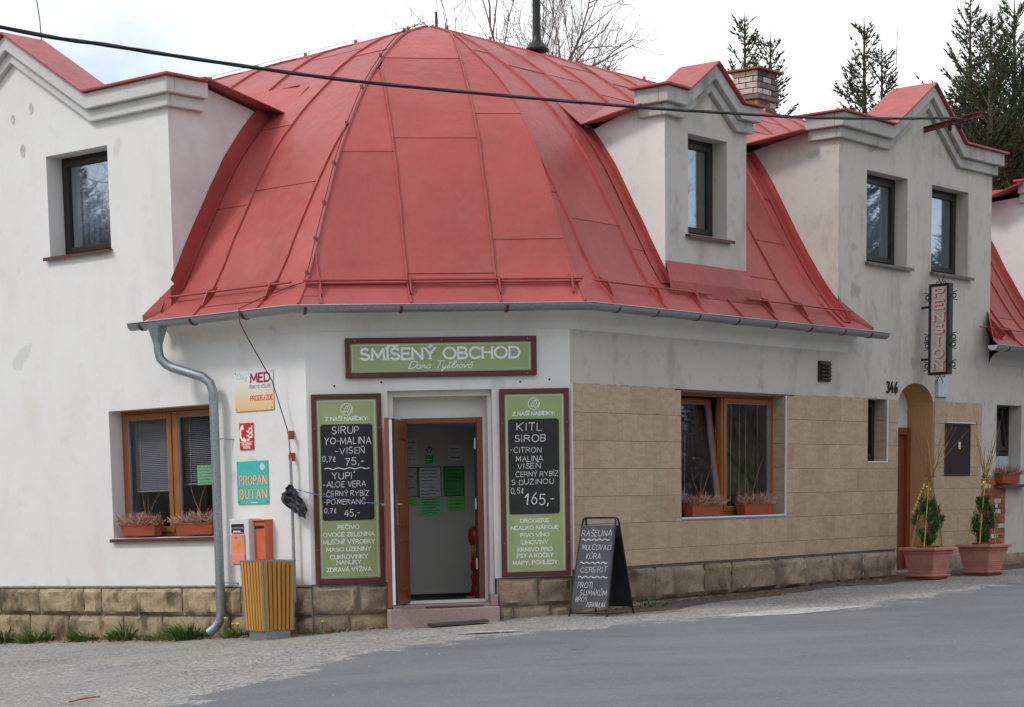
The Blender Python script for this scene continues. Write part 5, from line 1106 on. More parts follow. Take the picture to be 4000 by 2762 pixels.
legs(p0, bkv*(SP/2-.02), t, 'front_frame'); legs(p0+bkv*SP, -bkv*(SP/2-.02), t, 'rear_frame')
def panel(base, lean, out, par, nm, mat):
    mb = MB(); f = Fr((0, 0, 0), 0, 0); f.o = base+wd_*.0; f.d = wd_; f.z = (lean+V((0, 0, HB))).normalized(); f.n = wd_.cross(f.z)*-1 if (wd_.cross(f.z)).dot(out) < 0 else wd_.cross(f.z)
    h0, h1 = .09, .985; mb.hexa([f.pt(.012+.0, h0, -.004), f.pt(W_-.012, h0, -.004), f.pt(W_-.012, h0, .006), f.pt(.012, h0, .006), f.pt(.038, h1, -.004), f.pt(W_-.038, h1, -.004), f.pt(W_-.038, h1, .006), f.pt(.038, h1, .006)]); return mb.build(nm, mat, par), f
m_chalk_dim = simple('rubbed_chalk', (.46, .48, .51), .95, var=.25, scale=60)
pn, pf = panel(p0, bkv*(SP/2-.02), -bkv, t, 'front_panel', simple('slate_grey_board', (.05, .055, .065), .55, var=.3, scale=6)); panel(p0+bkv*SP, -bkv*(SP/2-.02), bkv, t, 'rear_panel', m_board)
mb = MB()
def bl(x, y):                                                # board writing: x across 0..1, y down 0..1
    return .03+(W_-.06)*x, .985-.895*y
for s_, x0, x1, y, h in [('RAŠELINA', .04, .92, .125, .062), ('MULČOVACÍ', .09, .96, .295, .056), ('KŮRA', .25, .67, .405, .056), ('CERERIT', .11, .91, .565, .054), ('PROTI', .09, .54, .755, .058), ('SLIMÁKŮM', .20, .98, .845, .056), ('BROS', .08, .42, .92, .048), ('/GRANULAX', .42, .98, .985, .05)]:
    a, v = bl(x0, y); b, _ = bl(x1, y); mb = MB(); ltext(mb, pf, s_, a, b, v, h, .095, .0072, jit=.075, gap=.24, slant=.08); mb.build('chalk_line', m_chalk_dim, t)
for x0, x1, y in ((.05, .88, .172), (.08, .90, .452), (.08, .95, .625)): a, v = bl(x0, y); b, _ = bl(x1, y); mb = MB(); mb.ribbon(pf, wave(a, b, v, .008, 5), .011, .0072); mb.build('chalk_line', m_chalk_dim, t)
# ------------------------------------------------------------------ box sign over the entrance
sp = thing('projecting_box_sign', 'narrow upright box sign with red and white letters projecting over the arched entrance', 'sign', C.pt(8.2, 2.8, .1))
pf2 = Fr((0, 0, 0), 0); pf2.o = C.pt(8.20, 0, 0); pf2.d = C.n; pf2.n = -C.d; x0, x1, y0, y1 = .13, .435, 2.80, 4.02
mb = MB(); bars(mb, pf2, x0, x1, y0, y1, .038, -.13, .0); mb.build('sign_case', m_black, sp, bevel=.006)
mb = MB(); mb.box(pf2, x0+.03, x1-.03, y0+.03, y1-.03, -.12, -.01); mb.build('sign_face', simple('milky_sign_face', (.50, .47, .42), .4, var=.12, scale=14), sp)
mb = MB(); mb2 = MB(); n = 7; hh = (y1-y0-.08)/n
for k, c_ in enumerate('PENSION'):
    v = y1-.04-(k+1)*hh+.03; cw_ = .135 if c_ != 'I' else .02; m_ = (x0+x1)/2
    ltext(mb2, pf2, c_, m_-cw_/2+.014, m_+cw_/2+.014, v-.006, hh-.055, .30, -.0092, serif=.17); ltext(mb, pf2, c_, m_-cw_/2-.004, m_+cw_/2-.004, v+.004, hh-.055, .24, -.008, serif=.17)
mb2.build('letter_shadow', simple('faded_red_print', (.48, .085, .10), .6), sp); mb.build('letter', simple('pale_pink_print', (.66, .52, .50), .6), sp)
mb = MB()
for v in (3.72, 3.02): mb.tube([C.pt(8.26, v, .0), C.pt(8.26, v, .15)], .016, 8)
mb.build('wall_arm', m_black, sp)
def curl(c, sx, sy, ax):
    P_ = []
    for i in range(15):
        a = i/14*4.6; r = .008+.030*(i/14); P_.append(c+ax*(sx*(.045-r*math.cos(a)))+V((0, 0, 1))*(sy*(.012+r*math.sin(a))))
    return P_
mb = MB()
for v in (3.85, 3.2, 2.93, 3.3):
    for s_, xx in ((-1, x0), (1, x1)):
        c_ = pf2.pt(xx, v, -.065)
        for sy in (1, -1): mb.tube(curl(c_, s_, sy, pf2.d), .006, 5)
        mb.tube([c_, c_+pf2.d*s_*.04+V((0, 0, .05)), c_+pf2.d*s_*.09+V((0, 0, .06))], .006, 5); mb.tube([c_, c_+pf2.d*s_*.04-V((0, 0, .05)), c_+pf2.d*s_*.09-V((0, 0, .06))], .006, 5)
for yy, sy in ((y1, 1), (y0, -1)):
    c_ = pf2.pt((x0+x1)/2, yy, -.065)
    for s_ in (1, -1): mb.tube(curl(c_, s_, sy, pf2.d), .006, 5); mb.tube([c_, c_+V((0, 0, sy*.06))+pf2.d*.03*s_, c_+V((0, 0, sy*.11))+pf2.d*.05*s_], .006, 5)
mb.build('scrollwork', m_black, sp)
t = thing('house_number', 'dark metal house number 346 beside the arch', 'house number', C.pt(7.4, 2.55, .02))
for k, c_ in enumerate('346'):
    mb = MB(); a = 7.235+k*.115; ltext(mb, C, c_, a, a+.07, 2.55, .145, .11, .022); o = mb.build('digit', m_dark, t); s_ = o.modifiers.new('s', 'SOLIDIFY'); s_.thickness = .016
# ------------------------------------------------------------------ sack, cord, notices, mats, red bags
t = thing('plastic_sack', 'crumpled black plastic sack hanging from the conductor pipe', 'plastic sack', A.pt(-.15, 1.14, .12))
mb = MB(); n = 9; grid_ = []
for j in range(n+1):
    for i in range(n+1):
        s_, q = i/n-.5, j/n; wdt = (.05+.33*min(q*1.6, 1)*(1 if q < .75 else 1-(q-.75)*1.2)); u = -.13+s_*wdt+.10*q-.02; v = 1.45-.29*q-.10*s_*q*1.4; w = .13+.05*noise.noise(V((s_*5, q*5, 1)))+.035*noise.noise(V((s_*13, q*13, 4)))+.05*q
        grid_.append(A.pt(u, v+.02*noise.noise(V((s_*9, q*3, 8))), w))
m = n+1; mb.add(grid_, [(j*m+i, j*m+i+1, (j+1)*m+i+1, (j+1)*m+i) for j in range(n) for i in range(n)]); o = mb.build('sack_film', m_bag, t, smooth=False); s_ = o.modifiers.new('s', 'SOLIDIFY'); s_.thickness = .006
a, b = A.pt(-.15, 1.42, .12), dl.pt(LW-.05, 1.22, -.09)
mb = MB(); mb.tube([a+(b-a)*(i/10)+V((0, 0, -.035*math.sin(math.pi*i/10))) for i in range(11)]+[b+V((.02, 0, -.02)), b+V((.03, 0, .01)), b], .005, 6)
tag(mb.build('tie_cord', m_bluerope, None, smooth=True, origin=a), 'thin blue cord stretched from the conductor pipe to the open door handle', 'cord')
def notice(lb, u0, u1, v0, v1, mat, border=None, lines=5, fr=B, w=-1.615, ink=None):
    th = thing('notice', lb, 'notice', fr.pt((u0+u1)/2, v0, w)); th['group'] = 'notices on the vestibule wall'
    if border: mb = MB(); mb.box(fr, u0-.01, u1+.01, v0-.01, v1+.01, w, w+.004); mb.build('notice_frame', border, th)
    mb = MB(); mb.box(fr, u0, u1, v0, v1, w+.001, w+.006); mb.build('paper', mat, th)
    mb = MB(); rn = random.Random(int(u0*100)+int(v0*100))
    for k in range(lines):
        v = v1-(v1-v0)*(k+.8)/(lines+.6); x = u0+.12*(u1-u0); e = u0+(u1-u0)*rn.uniform(.6, .9); pts = []
        while x < e: pts.append((x, v+rn.uniform(-.5, .5)*(v1-v0)*.05)); x += (u1-u0)*.035
        mb.ribbon(fr, pts, .006, w+.0068)
    mb.build('writing', ink or m_ink, th)
notice('white price list in a dark frame on the vestibule wall', 1.40, 1.645, 1.30, 1.63, m_paper, m_ink, 8)
notice('dark green framed sheet on the vestibule wall', 1.69, 1.91, 1.31, 1.63, simple('mid_green_sheet', (.06, .34, .08), .8), m_ink, 7)
notice('pale framed sheet half hidden by the open door', 1.20, 1.375, 1.31, 1.63, simple('beige_sheet', (.42, .40, .36), .8), m_ink, 2)
notice('wide green handwritten note below the white price list', 1.385, 1.67, 1.09, 1.295, m_notegreen, None, 6)
notice('small bright green handwritten note below the green framed sheet', 1.72, 1.925, 1.13, 1.29, simple('bright_green_note', (.16, .60, .10), .8), None, 3)
notice('narrow green note below the pale framed sheet', 1.20, 1.36, 1.20, 1.295, simple('bright_green_note', (.16, .60, .10), .8), None, 2)
notice('white sheet with four dark lines high on the vestibule wall', 1.20, 1.385, 1.68, 1.97, m_paper, None, 4)
notice('small square green sticker with white marking', 1.475, 1.565, 1.68, 1.77, simple('sticker_green', (.05, .36, .14), .6), None, 1, ink=m_white)
notice('small white picture print high on the right of the vestibule wall', 1.74, 1.905, 1.70, 1.88, m_paper, None, 3)
t = thing('shield_sticker', 'small blue and white shield sticker above the green square', 'sticker', B.pt(1.52, 1.79, -1.615))
mb = MB(); mb.prism(B, [(1.49, 1.865), (1.49, 1.82), (1.52, 1.79), (1.55, 1.82), (1.55, 1.865)], -1.615, -1.611); mb.build('shield', simple('shield_blue', (.10, .13, .30), .6), t); mb = MB(); mb.ribbon(B, [(1.50, 1.855), (1.52, 1.81), (1.54, 1.855)], .008, -1.6105); mb.build('shield_mark', m_white, t)
t = thing('stack_of_bags', 'stack of red packaged bags leaning inside the door frame', 'bags', B.pt(1.83, .16, -.6))
for k in range(5):
    mb = MB(); c_ = B.pt(1.895-.006*k+.01*(k%2), .24+k*.15, -.58); vs_ = []; fs = []; nn = 8
    for j in range(nn+1):
        for i in range(12):
            a = i*math.pi/6; ph = math.pi*j/nn; r = 1+.5*noise.noise(V((a*1.5, ph*2.5, k*3))); vs_.append(c_+B.d*(.075*r*math.sin(ph)*math.cos(a))+B.n*(.10*r*math.sin(ph)*math.sin(a))+V((0, 0, .105*r*math.cos(ph))))
    fs = [(j*12+i, j*12+(i+1) % 12, (j+1)*12+(i+1) % 12, (j+1)*12+i) for j in range(nn) for i in range(12)]
    mb.add(vs_, fs); mb.build('bag', [simple('red_film', (.28, .012, .016), .35, var=.7, scale=25), simple('dark_red_film', (.30, .01, .02), .3), simple('olive_film', (.22, .16, .03), .3)][[0, 1, 0, 2, 0][k]], t, smooth=True)
mb = MB(); mb.box(B, 1.74, 1.84, .15, .19, -.62, -.44); tag(mb.build('wood_block', m_door, None, origin=B.pt(1.79, .15, -.53)), 'small wooden block lying on the floor inside the door', 'wood block')
mb = MB(); mb.box(B, 1.22, 1.83, .100, .113, .03, .22); tag(mb.build('door_mat', m_rubber, None, origin=B.pt(1.5, .1, .12), bevel=.004), 'flat dark mat lying on the pink door step', 'mat')
mb = MB(); vs_ = []
for k in range(7):
    for s_ in (0, 1): p = B.pt(1.20+k*.105, 0, .33+.20*s_); vs_.append(V((p.x, p.y, gh(p.x, p.y)+.022)))
mb.add(vs_, [(2*i, 2*i+1, 2*i+3, 2*i+2) for i in range(6)]); o = mb.build('ground_mat', m_rubber, None, origin=B.pt(1.5, 0, .43)); tag(o, 'ribbed grey mat lying on the ground before the step', 'mat'); s_ = o.modifiers.new('s', 'SOLIDIFY'); s_.thickness = .018
t = thing('window_note', 'mint green handwritten note stuck inside the left shop window', 'notice', A.pt(-1.75, 1.5, -.2))
mb = MB(); mb.box(A, -1.93, -1.60, 1.50, 1.715, -.236, -.232); mb.build('paper', simple('mint_paper', (.30, .62, .34), .8), t); mb = MB()
rn = random.Random(3)
for k in range(6):
    v = 1.69-k*.033; x = -1.91; pts = []
    while x < -1.64-rn.uniform(0, .06): pts.append((x, v+rn.uniform(-.006, .006))); x += .011
    mb.ribbon(A, pts, .005, -.2312)
mb.build('writing', m_ink, t)
for k, (u, v0, cl) in enumerate(((-2.06, .98, (.5, .58, .62)), (-1.62, .98, (.52, .22, .34)), (-2.46, .97, (.50, .45, .48)))):
    t = thing('display_packet', ['pale blue packet on the sill behind the right sash', 'pink and white packet on the sill near the downpipe', 'small white card packet behind the left flower box'][k], 'packet', A.pt(u, .96, -.36), 'packets displayed inside the shop window')
    mb = MB(); mb.box(A, u-.06, u+.06, .965, 1.10-.03*(k == 2), -.37, -.355); mb.build('packet_body', simple('packet_card', cl, .5, var=.05), t); mb = MB(); mb.box(A, u-.05, u+.05, 1.07-.03*(k == 2), 1.092-.03*(k == 2), -.355, -.353); mb.build('packet_header', m_dark, t)
# ------------------------------------------------------------------ overhead cable
CP = [(-9.5, 11.6, 5.3), (-6.5, 15.05, 5.12), (-4.06, 17.85, 5.04), (-3.32, 18.69, 5.06), (-2.44, 19.7, 5.10), (-1.42, 20.88, 5.17), (.06, 22.59, 5.33), (1.5, 24.24, 5.50), (2.46, 25.34, 5.63), (3.7, 26.77, 5.81), (5.12, 28.41, 6.07), (5.75, 29.1, 6.19), (6.1, 29.5, 6.24)]
def crm(P, n):
    out = []
    for i in range(len(P)-1):
        p0, p1, p2, p3 = V(P[max(i-1, 0)]), V(P[i]), V(P[i+1]), V(P[min(i+2, len(P)-1)])
        for k in range(n): t = k/n; out.append(.5*((2*p1)+(p2-p0)*t+(2*p0-5*p1+4*p2-p3)*t*t+(3*p1-p0-3*p2+p3)*t**3))
    return out+[V(P[-1])]
cp = crm(CP, 26); mb = MB()
for st in range(4):
    pts = []
    for i, p in enumerate(cp):
        t_ = (cp[min(i+1, len(cp)-1)]-cp[max(i-1, 0)]).normalized(); a = t_.cross(V((0, 0, 1))).normalized(); b = a.cross(t_); ph = i*.16+st*math.pi/2; pts.append(p+(a*math.cos(ph)+b*math.sin(ph))*.009)
    mb.tube(pts, .0095, 5)
tag(mb.build('overhead_cable', m_cable, None, smooth=True, origin=cp[-1]), 'black twisted overhead cable sagging across the roof to the gable bracket', 'cable')
# ------------------------------------------------------------------ flower boxes with dry heather
def sprig(mb, base, dirv_, ln, r, mi, rn):
    s_ = dirv_.cross(V((0, 0, 1))); s_ = s_.normalized() if s_.length > .01 else V((1, 0, 0)); pts = [base, base+dirv_*ln*.5+s_*rn.uniform(-.2, .2)*ln, base+dirv_*ln+s_*rn.uniform(-.3, .3)*ln]
    mb.tube(pts, [r, r*.9, r*.35], 4, True, mi)
def flower_box(fr, u0, u1, v0, w0, w1, label, twigs, seed):
    rn = random.Random(seed); L_ = u1-u0; t = thing('flower_box', label, 'flower box', fr.pt((u0+u1)/2, v0, (w0+w1)/2), 'flower boxes of dry heather on the window sills'); c_ = ((u0+u1)/2, (w0+w1)/2); hw = (w1-w0)/2
    mb = MB(); mb.frustum(fr, c_, L_/2-.03, hw-.02, L_/2-.006, hw-.004, v0, v0+.115); mb.build('box_body', m_terra, t, bevel=.008)
    mb = MB(); mb.box(fr, u0, u1, v0+.112, v0+.135, w0, w1); mb.build('box_rim', m_terra, t, bevel=.006)
    mb = MB(); mb.box(fr, u0+.015, u1-.015, v0+.125, v0+.14, w0+.012, w1-.012); mb.build('soil', m_soil, t)
    mb = MB()
    for k in range(420):
        u = rn.uniform(u0+.02, u1-.02); w = rn.uniform(w0+.02, w1-.01); s_ = (u-c_[0])/L_*2
        d_ = (fr.d*(s_*.8+rn.uniform(-.5, .5))+fr.n*(rn.uniform(-.3, .8)*(1 if rn.random() < .7 else 1.6))+V((0, 0, rn.uniform(.25, 1.0)))).normalized(); sprig(mb, fr.pt(u, v0+.12, w), d_, rn.uniform(.06, .18), rn.uniform(.004, .007), 0 if rn.random() < .55 else 1, rn)
    mb.build('heather', [m_heather, m_heather2], t)
    mb = MB()
    for (du, top_u, top_v) in twigs:
        a = fr.pt(u0+du, v0+.13, c_[1]); b = fr.pt(u0+top_u, v0+top_v, c_[1]-.02); pts = [a+(b-a)*(i/6)+fr.d*.012*math.sin(i*1.3) for i in range(7)]; mb.tube(pts, [.005-.0006*i for i in range(7)], 5)
        for i in range(2, 7):
            if rn.random() < .6: mb.tube([pts[i], pts[i]+(b-a)*.06+fr.d*rn.uniform(-.05, .05)], [.003, .001], 4)
    mb.build('willow_twigs', m_twig, t)
flower_box(A, -2.96, -2.38, .945, -.12, .04, 'terracotta flower box of dry heather, left one on the side window sill', [(.36, .30, .62), (.36, .58, .50), (.44, .38, .45)], 1)
flower_box(A, -2.06, -1.44, .945, -.12, .04, 'terracotta flower box of dry heather behind the downpipe', [(.40, .18, .55), (.28, .42, .55)], 2)
flower_box(C, 2.40, 3.06, .985, -.13, .02, 'terracotta flower box of dry heather below the tilted sash', [(.22, .72, .78), (.3, .34, .5), (.32, .10, .55)], 3)
flower_box(C, 3.58, 4.28, .985, -.13, .02, 'terracotta flower box of dry heather below the closed street sash', [(.2, .62, .75), (.22, .18, .6)], 4)
flower_box(C, 10.68, 11.30, 1.315, -.04, .13, 'terracotta flower box of dry heather on the small window at the right edge', [(.1, .05, .4)], 5)
# ------------------------------------------------------------------ planters with conifers
def planter(x, y, deg, label, seed, con_label):
    rn = random.Random(seed); z = gh(x, y); f = Fr((x, y, z), deg, 0); t = thing('planter', label, 'planter', (x, y, z), 'square planters beside the arched entrance')
    mb = MB(); mb.frustum(f, (0, 0), .185, .185, .19, .19, .0, .03); mb.build('planter_foot', m_terra, t, bevel=.008)
    mb = MB(); mb.frustum(f, (0, 0), .215, .215, .225, .225, .03, .065); mb.build('saucer', m_pinkpot, t, bevel=.012)
    mb = MB(); mb.frustum(f, (0, 0), .18, .18, .25, .25, .05, .38); mb.build('pot_body', m_pinkpot, t, bevel=.014)
    for v in (.14, .165, .19, .335):
        k = .18+.07*(v-.05)/.33+.004; mb = MB(); mb.frustum(f, (0, 0), k, k, k+.001, k+.001, v, v+.010); mb.build('pot_groove', m_terra if v > .3 else m_pinkpot, t, bevel=.003)
    mb = MB(); q = .285
    for a, b, c, d in ((-q, q, q-.05, q), (-q, q, -q, -q+.05), (-q, -q+.05, -q+.05, q-.05), (q-.05, q, -q+.05, q-.05)): mb.box(f, a, b, .38, .425, c, d)
    mb.build('pot_rim', m_pinkpot, t, bevel=.012); mb = MB(); mb.frustum(f, (0, 0), .24, .24, .24, .24, .36, .385); mb.build('soil', m_soil, t)
    # conifer in its own nursery pot
    tc_ = thing('conifer_shrub', con_label, 'shrub', (x, y, z+.385), 'small conifers in the planters')
    mb = MB(); mb.lathe((x, y, z+.385), [(.13, 0), (.15, .045), (.155, .045), (.155, .06), (.135, .06), (.12, .04), (0, .04)], 18); mb.build('nursery_pot', m_terra, tc_, smooth=True)
    mb = MB(); mb.tube([(x, y, z+.40), (x+.005, y, z+.7), (x, y, z+1.05)], [.018, .014, .005], 6); mb.build('trunk', m_bark, tc_)
    mb = MB(); slim = .78 if seed % 2 else 1.0
    for q in range(58):
        tz = rn.random()**.9; ang = rn.uniform(0, 6.283); prof = .20*slim*math.sin(math.pi*(.18+.78*(1-tz)))**.9*(1-.35*tz)+.012; rr = prof*math.sqrt(rn.uniform(.1, 1.15)); tc0 = V((x+rr*math.cos(ang), y+rr*math.sin(ang), z+.47+.56*tz)); tr_ = rn.uniform(.03, .055)*(1-.35*tz)
        for k in range(64):
            c_ = tc0+V((rn.gauss(0, .5), rn.gauss(0, .5), rn.gauss(0, .8)))*tr_; out = (V((math.cos(ang)*.5, math.sin(ang)*.5, 1.0))+V((rn.uniform(-.7, .7), rn.uniform(-.7, .7), rn.uniform(-.5, .3)))).normalized(); sd_ = out.cross(V((rn.uniform(-1, 1), rn.uniform(-1, 1), rn.uniform(-1, 1)))).normalized(); ln = rn.uniform(.022, .05); wd__ = rn.uniform(.0035, .008)
            mb.add([c_-sd_*wd__*.5, c_+sd_*wd__*.5, c_+out*ln*.6+sd_*wd__, c_+out*ln, c_+out*ln*.6-sd_*wd__], [(0, 1, 2, 3, 4)])
    mb.build('crown', m_leaf, tc_, recalc=False)
    # yellow willow rods tied to a wigwam
    tw = thing('willow_wigwam', ['yellow willow rods tied with gold ribbon in the left planter', 'yellow willow rods tied with gold ribbon in the right planter'][seed % 2], 'willow rods', (x, y, z+.39), 'willow rods in the planters')
    kn = V((x+.02, y, z+1.33))
    for k in range(5):
        a = k*1.2566+.5; b0 = V((x+.225*math.cos(a), y+.225*math.sin(a), z+.385)); d_ = (kn-b0); jit = V((rn.uniform(-.02, .02), rn.uniform(-.02, .02), 0)); mb = MB()
        pts = [b0, b0+d_*.5+V((math.cos(a), math.sin(a), 0))*.03, kn+jit]; top = kn+V((rn.uniform(-.35, .35), rn.uniform(-.2, .2), rn.uniform(.35, .75))); mb.tube(crm([tuple(p) for p in pts]+[tuple((kn+top)/2+jit), tuple(top)], 4), [.009-.00045*i for i in range(17)], 6); mb.build('rod', m_twig_y if k < 4 else m_twig, tw, smooth=True)
    for k in range(13):
        a = kn+V((rn.uniform(-.03, .03), rn.uniform(-.03, .03), rn.uniform(-.1, .05))); b = a+V((rn.uniform(-.5, .55)*(.5 if seed % 2 else 1), rn.uniform(-.3, .3), rn.uniform(.35, .95))); mb = MB(); P_ = [a+(b-a)*(i/5)+V((rn.uniform(-.012, .012), 0, rn.uniform(-.012, .012))) for i in range(6)]; mb.tube(P_, [.0045, .004, .0035, .003, .002, .001], 4)
        for i in range(2, 6): mb.tube([P_[i], P_[i]+(b-a)*.05+V((rn.uniform(-.02, .02), 0, .01))], [.003, .001], 4)
        mb.build('twig', m_twig, tw)
    mb = MB()
    for k in range(26):
        c_ = kn+V((rn.uniform(-.05, .06), rn.uniform(-.05, .05), rn.uniform(-.14, .05))); n_ = V((rn.uniform(-1, 1), rn.uniform(-1, 1), rn.uniform(-1, 1))).normalized(); a_ = n_.orthogonal().normalized(); b_ = n_.cross(a_); r_ = rn.uniform(.012, .03); mb.quad(c_-a_*r_-b_*r_*.4, c_+a_*r_-b_*r_*.4, c_+a_*r_+b_*r_*.4, c_-a_*r_+b_*r_*.4)
    for k in range(9): c_ = kn+V((-.10-.018*k, -.03, -.10-.045*k)); mb.quad(c_, c_+V((.025, 0, .008)), c_+V((.018, 0, .045)), c_+V((-.006, 0, .04))) if seed % 2 == 0 else None
    mb.build('gold_ribbon', simple('gold_foil', (.62, .52, .12), .25, .7, var=.5, scale=40), tw)
planter(5.56, 28.68, 47, 'faded terracotta planter, the one at the foot of the arched entrance', 10, 'bushy green conifer in the planter before the arched entrance')
planter(6.46, 29.42, 47, 'faded terracotta planter, the one nearer the right edge', 11, 'slim green conifer in the planter nearer the right edge')
# ------------------------------------------------------------------ weeds, litter, stick
def weed(x, y, r, h, n, label, seed, flowers=0):
    rn = random.Random(seed); z = gh(x, y); t = thing('weed_clump', label, 'weeds', (x, y, z), 'weeds growing along the foot of the wall'); mb = MB()
    for k in range(n):
        a = rn.uniform(0, 6.283); q = math.sqrt(rn.random())*r; b = V((x+q*math.cos(a)*1.25, y+q*math.sin(a)*.55, z-.01)); ln = h*rn.uniform(.25, 1.1)*(1-.5*q/r)*(1+.5*noise.noise(V((b.x*6, b.y*6, seed)))); lean = V((math.cos(a)*rn.uniform(.1, 1.3), math.sin(a)*rn.uniform(.1, 1.3), 1)).normalized(); w_ = rn.uniform(.004, .013); s_ = lean.cross(V((rn.uniform(-1, 1), rn.uniform(-1, 1), .2))).normalized(); mid = b+lean*ln*.6; tip = b+lean*ln+V((lean.x, lean.y, -.3))*ln*.3
        mb.add([b-s_*w_*.3, b+s_*w_*.3, mid+s_*w_, tip, mid-s_*w_], [(0, 1, 2, 4), (4, 2, 3)], 0 if rn.random() < .75 else 1)
    mb.build('leaves', [m_grass, m_grass2], t, recalc=False)
    for k in range(flowers):
        a = V((x+rn.uniform(-r, r), y-rn.uniform(0, .08), z)); b = a+V((rn.uniform(-.03, .03), -.02, rn.uniform(.12, .22))); mb = MB(); mb.tube([a, b], .003, 4); mb.build('stem', m_grass, t)
        mb = MB(); mb.lathe(b, [(0, -.008), (.02, .0), (.022, .006), (.012, .012), (0, .013)], 10); mb.build('flower_head', m_yellow, t, smooth=True)
WL = [(-5.12, .10, .24, .34, 150, 'largest clump of green weeds, at the left edge under the wall', 0), (-4.40, .12, .17, .26, 110, 'second clump of green weeds from the left edge under the wall', 0), (-3.50, .10, .19, .24, 100, 'clump of green weeds left of the side window', 0), (-2.85, .12, .15, .24, 90, 'clump of green weeds below the left flower box', 0), (-2.28, .12, .14, .16, 45, 'small low clump of weeds below the side window', 0), (-1.78, .12, .2, .36, 130, 'tall leafy clump of weeds just left of the downpipe foot', 0), (-1.0, .10, .16, .20, 80, 'clump with yellow dandelions between downpipe and litter bin', 4)]
for k, (u, w, r, h, n, lb, fl_) in enumerate(WL):
    p = A.pt(u, 0, w); weed(p.x, p.y, r, h, int(n*4), lb, 40+k, fl_)
p = B.pt(.14, 0, .07); weed(p.x, p.y, .20, .17, 60, 'small weed clump at the wall between litter bin and door step', 60, 1)
p = C.pt(1.3, 0, .10); weed(p.x, p.y, .20, .16, 60, 'small weed clump behind the A-board', 61, 0)
mb = MB(); rn = random.Random(9)
for k in range(900):
    z_ = rn.random()
    if z_ < .62: p = A.pt(rn.uniform(-5.6, .1), 0, abs(rn.gauss(.16, .12)))
    elif z_ < .7: p = B.pt(rn.uniform(0, .8), 0, abs(rn.gauss(.08, .08)))
    else: p = C.pt(rn.uniform(.2, 12), 0, abs(rn.gauss(.25, .2)))
    p.z = gh(p.x, p.y)+.014; n_ = V((rn.uniform(-.5, .5), rn.uniform(-.5, .5), 1)).normalized(); a_ = n_.orthogonal().normalized(); a_ = (a_*math.cos(k)+n_.cross(a_)*math.sin(k)); b_ = n_.cross(a_); r_ = rn.uniform(.012, .04); mb.add([p-a_*r_, p-b_*r_*.5+n_*.008, p+a_*r_, p+b_*r_*.5+n_*.006], [(0, 1, 2, 3)])
o = mb.build('leaf_litter', m_litter, None, recalc=False); o['kind'] = 'stuff'
mb = MB()
for k in range(2600):
    i = rn.randrange(len(edge)); ex, ey = edge[i]
    if not (13 < ey < 31): continue
    x, y = ex+rn.gauss(-.3, .5), ey+rn.gauss(.2, .5)
    if rn.random() < .3: x, y = rn.uniform(-5.5, 1), rn.uniform(15, 23)
    r_ = rn.uniform(.005, .014)*(1.6 if rn.random() < .06 else 1); z_ = gh(x, y)+.012
    c_ = V((x, y, z_)); a = rn.uniform(0, 6); e1, e2 = V((math.cos(a), math.sin(a), 0))*r_, V((-math.sin(a), math.cos(a), 0))*r_*.7; mb.add([c_-e1, c_+e2, c_+e1, c_-e2, c_+V((0, 0, r_*.8))], [(0, 1, 4), (1, 2, 4), (2, 3, 4), (3, 0, 4)])
o = mb.build('loose_grit', simple('grit_stone', (.22, .205, .19), .9, var=.5, scale=15), None, recalc=False); o['kind'] = 'stuff'
p = V((-3.62, 17.24, 0)); q = V((-3.42, 17.5, 0)); p.z = gh(p.x, p.y)+.018; q.z = gh(q.x, q.y)+.02
mb = MB(); mb.tube([p, (p+q)/2+V((.01, -.01, .012)), q], [.006, .009, .006], 6); tag(mb.build('fallen_stick', m_litter, None, smooth=True, origin=p), 'short brown stick lying on the asphalt at the lower left', 'stick')
# ------------------------------------------------------------------ trees behind the roof
def bare_tree_mesh(seed, height, r0, spread=.55, levels=6, kids=(3, 5, 4, 4, 3, 3)):
    rn = random.Random(seed); trunk, br_ = MB(), MB()
    def grow(p, d, ln, r, lv):
        n = 4 if lv < 3 else 3; pts = [p]; c_ = p; dd = d.copy()
        for i in range(n):
            dd = (dd+V((rn.uniform(-1, 1), rn.uniform(-1, 1), rn.uniform(-.5, .8)))*(.10+.035*lv)).normalized(); c_ = c_+dd*ln/n; pts.append(c_)
        rad = [r*(1-.5*i/n) for i in range(n+1)]; (trunk if lv < 2 else br_).tube(pts, rad, 6 if lv < 2 else (4 if lv < 4 else 3), False)
        if lv >= levels: return
        for k in range(kids[min(lv, 5)]+(1 if rn.random() < .4 else 0)):
            t_ = rn.uniform(.35, 1) if lv else rn.uniform(.45, 1); i = min(int(t_*n), n-1); b = pts[i]+(pts[i+1]-pts[i])*(t_*n-i); side = d.orthogonal().normalized(); side.rotate(Matrix.Rotation(rn.uniform(0, 6.283), 3, d)); nd_ = (d*(1-spread*rn.uniform(.6, 1.2))+side*spread*rn.uniform(.7, 1.3)+V((0, 0, .22))).normalized(); grow(b, nd_, ln*rn.uniform(.52, .78), max(r*.5*rn.uniform(.8, 1.1), .004), lv+1)
        grow(pts[-1], (dd+V((0, 0, .15))).normalized(), ln*.66, max(r*.5, .004), lv+1)
    grow(V((0, 0, 0)), V((0, 0, 1)), height*.36, r0, 0); return trunk, br_
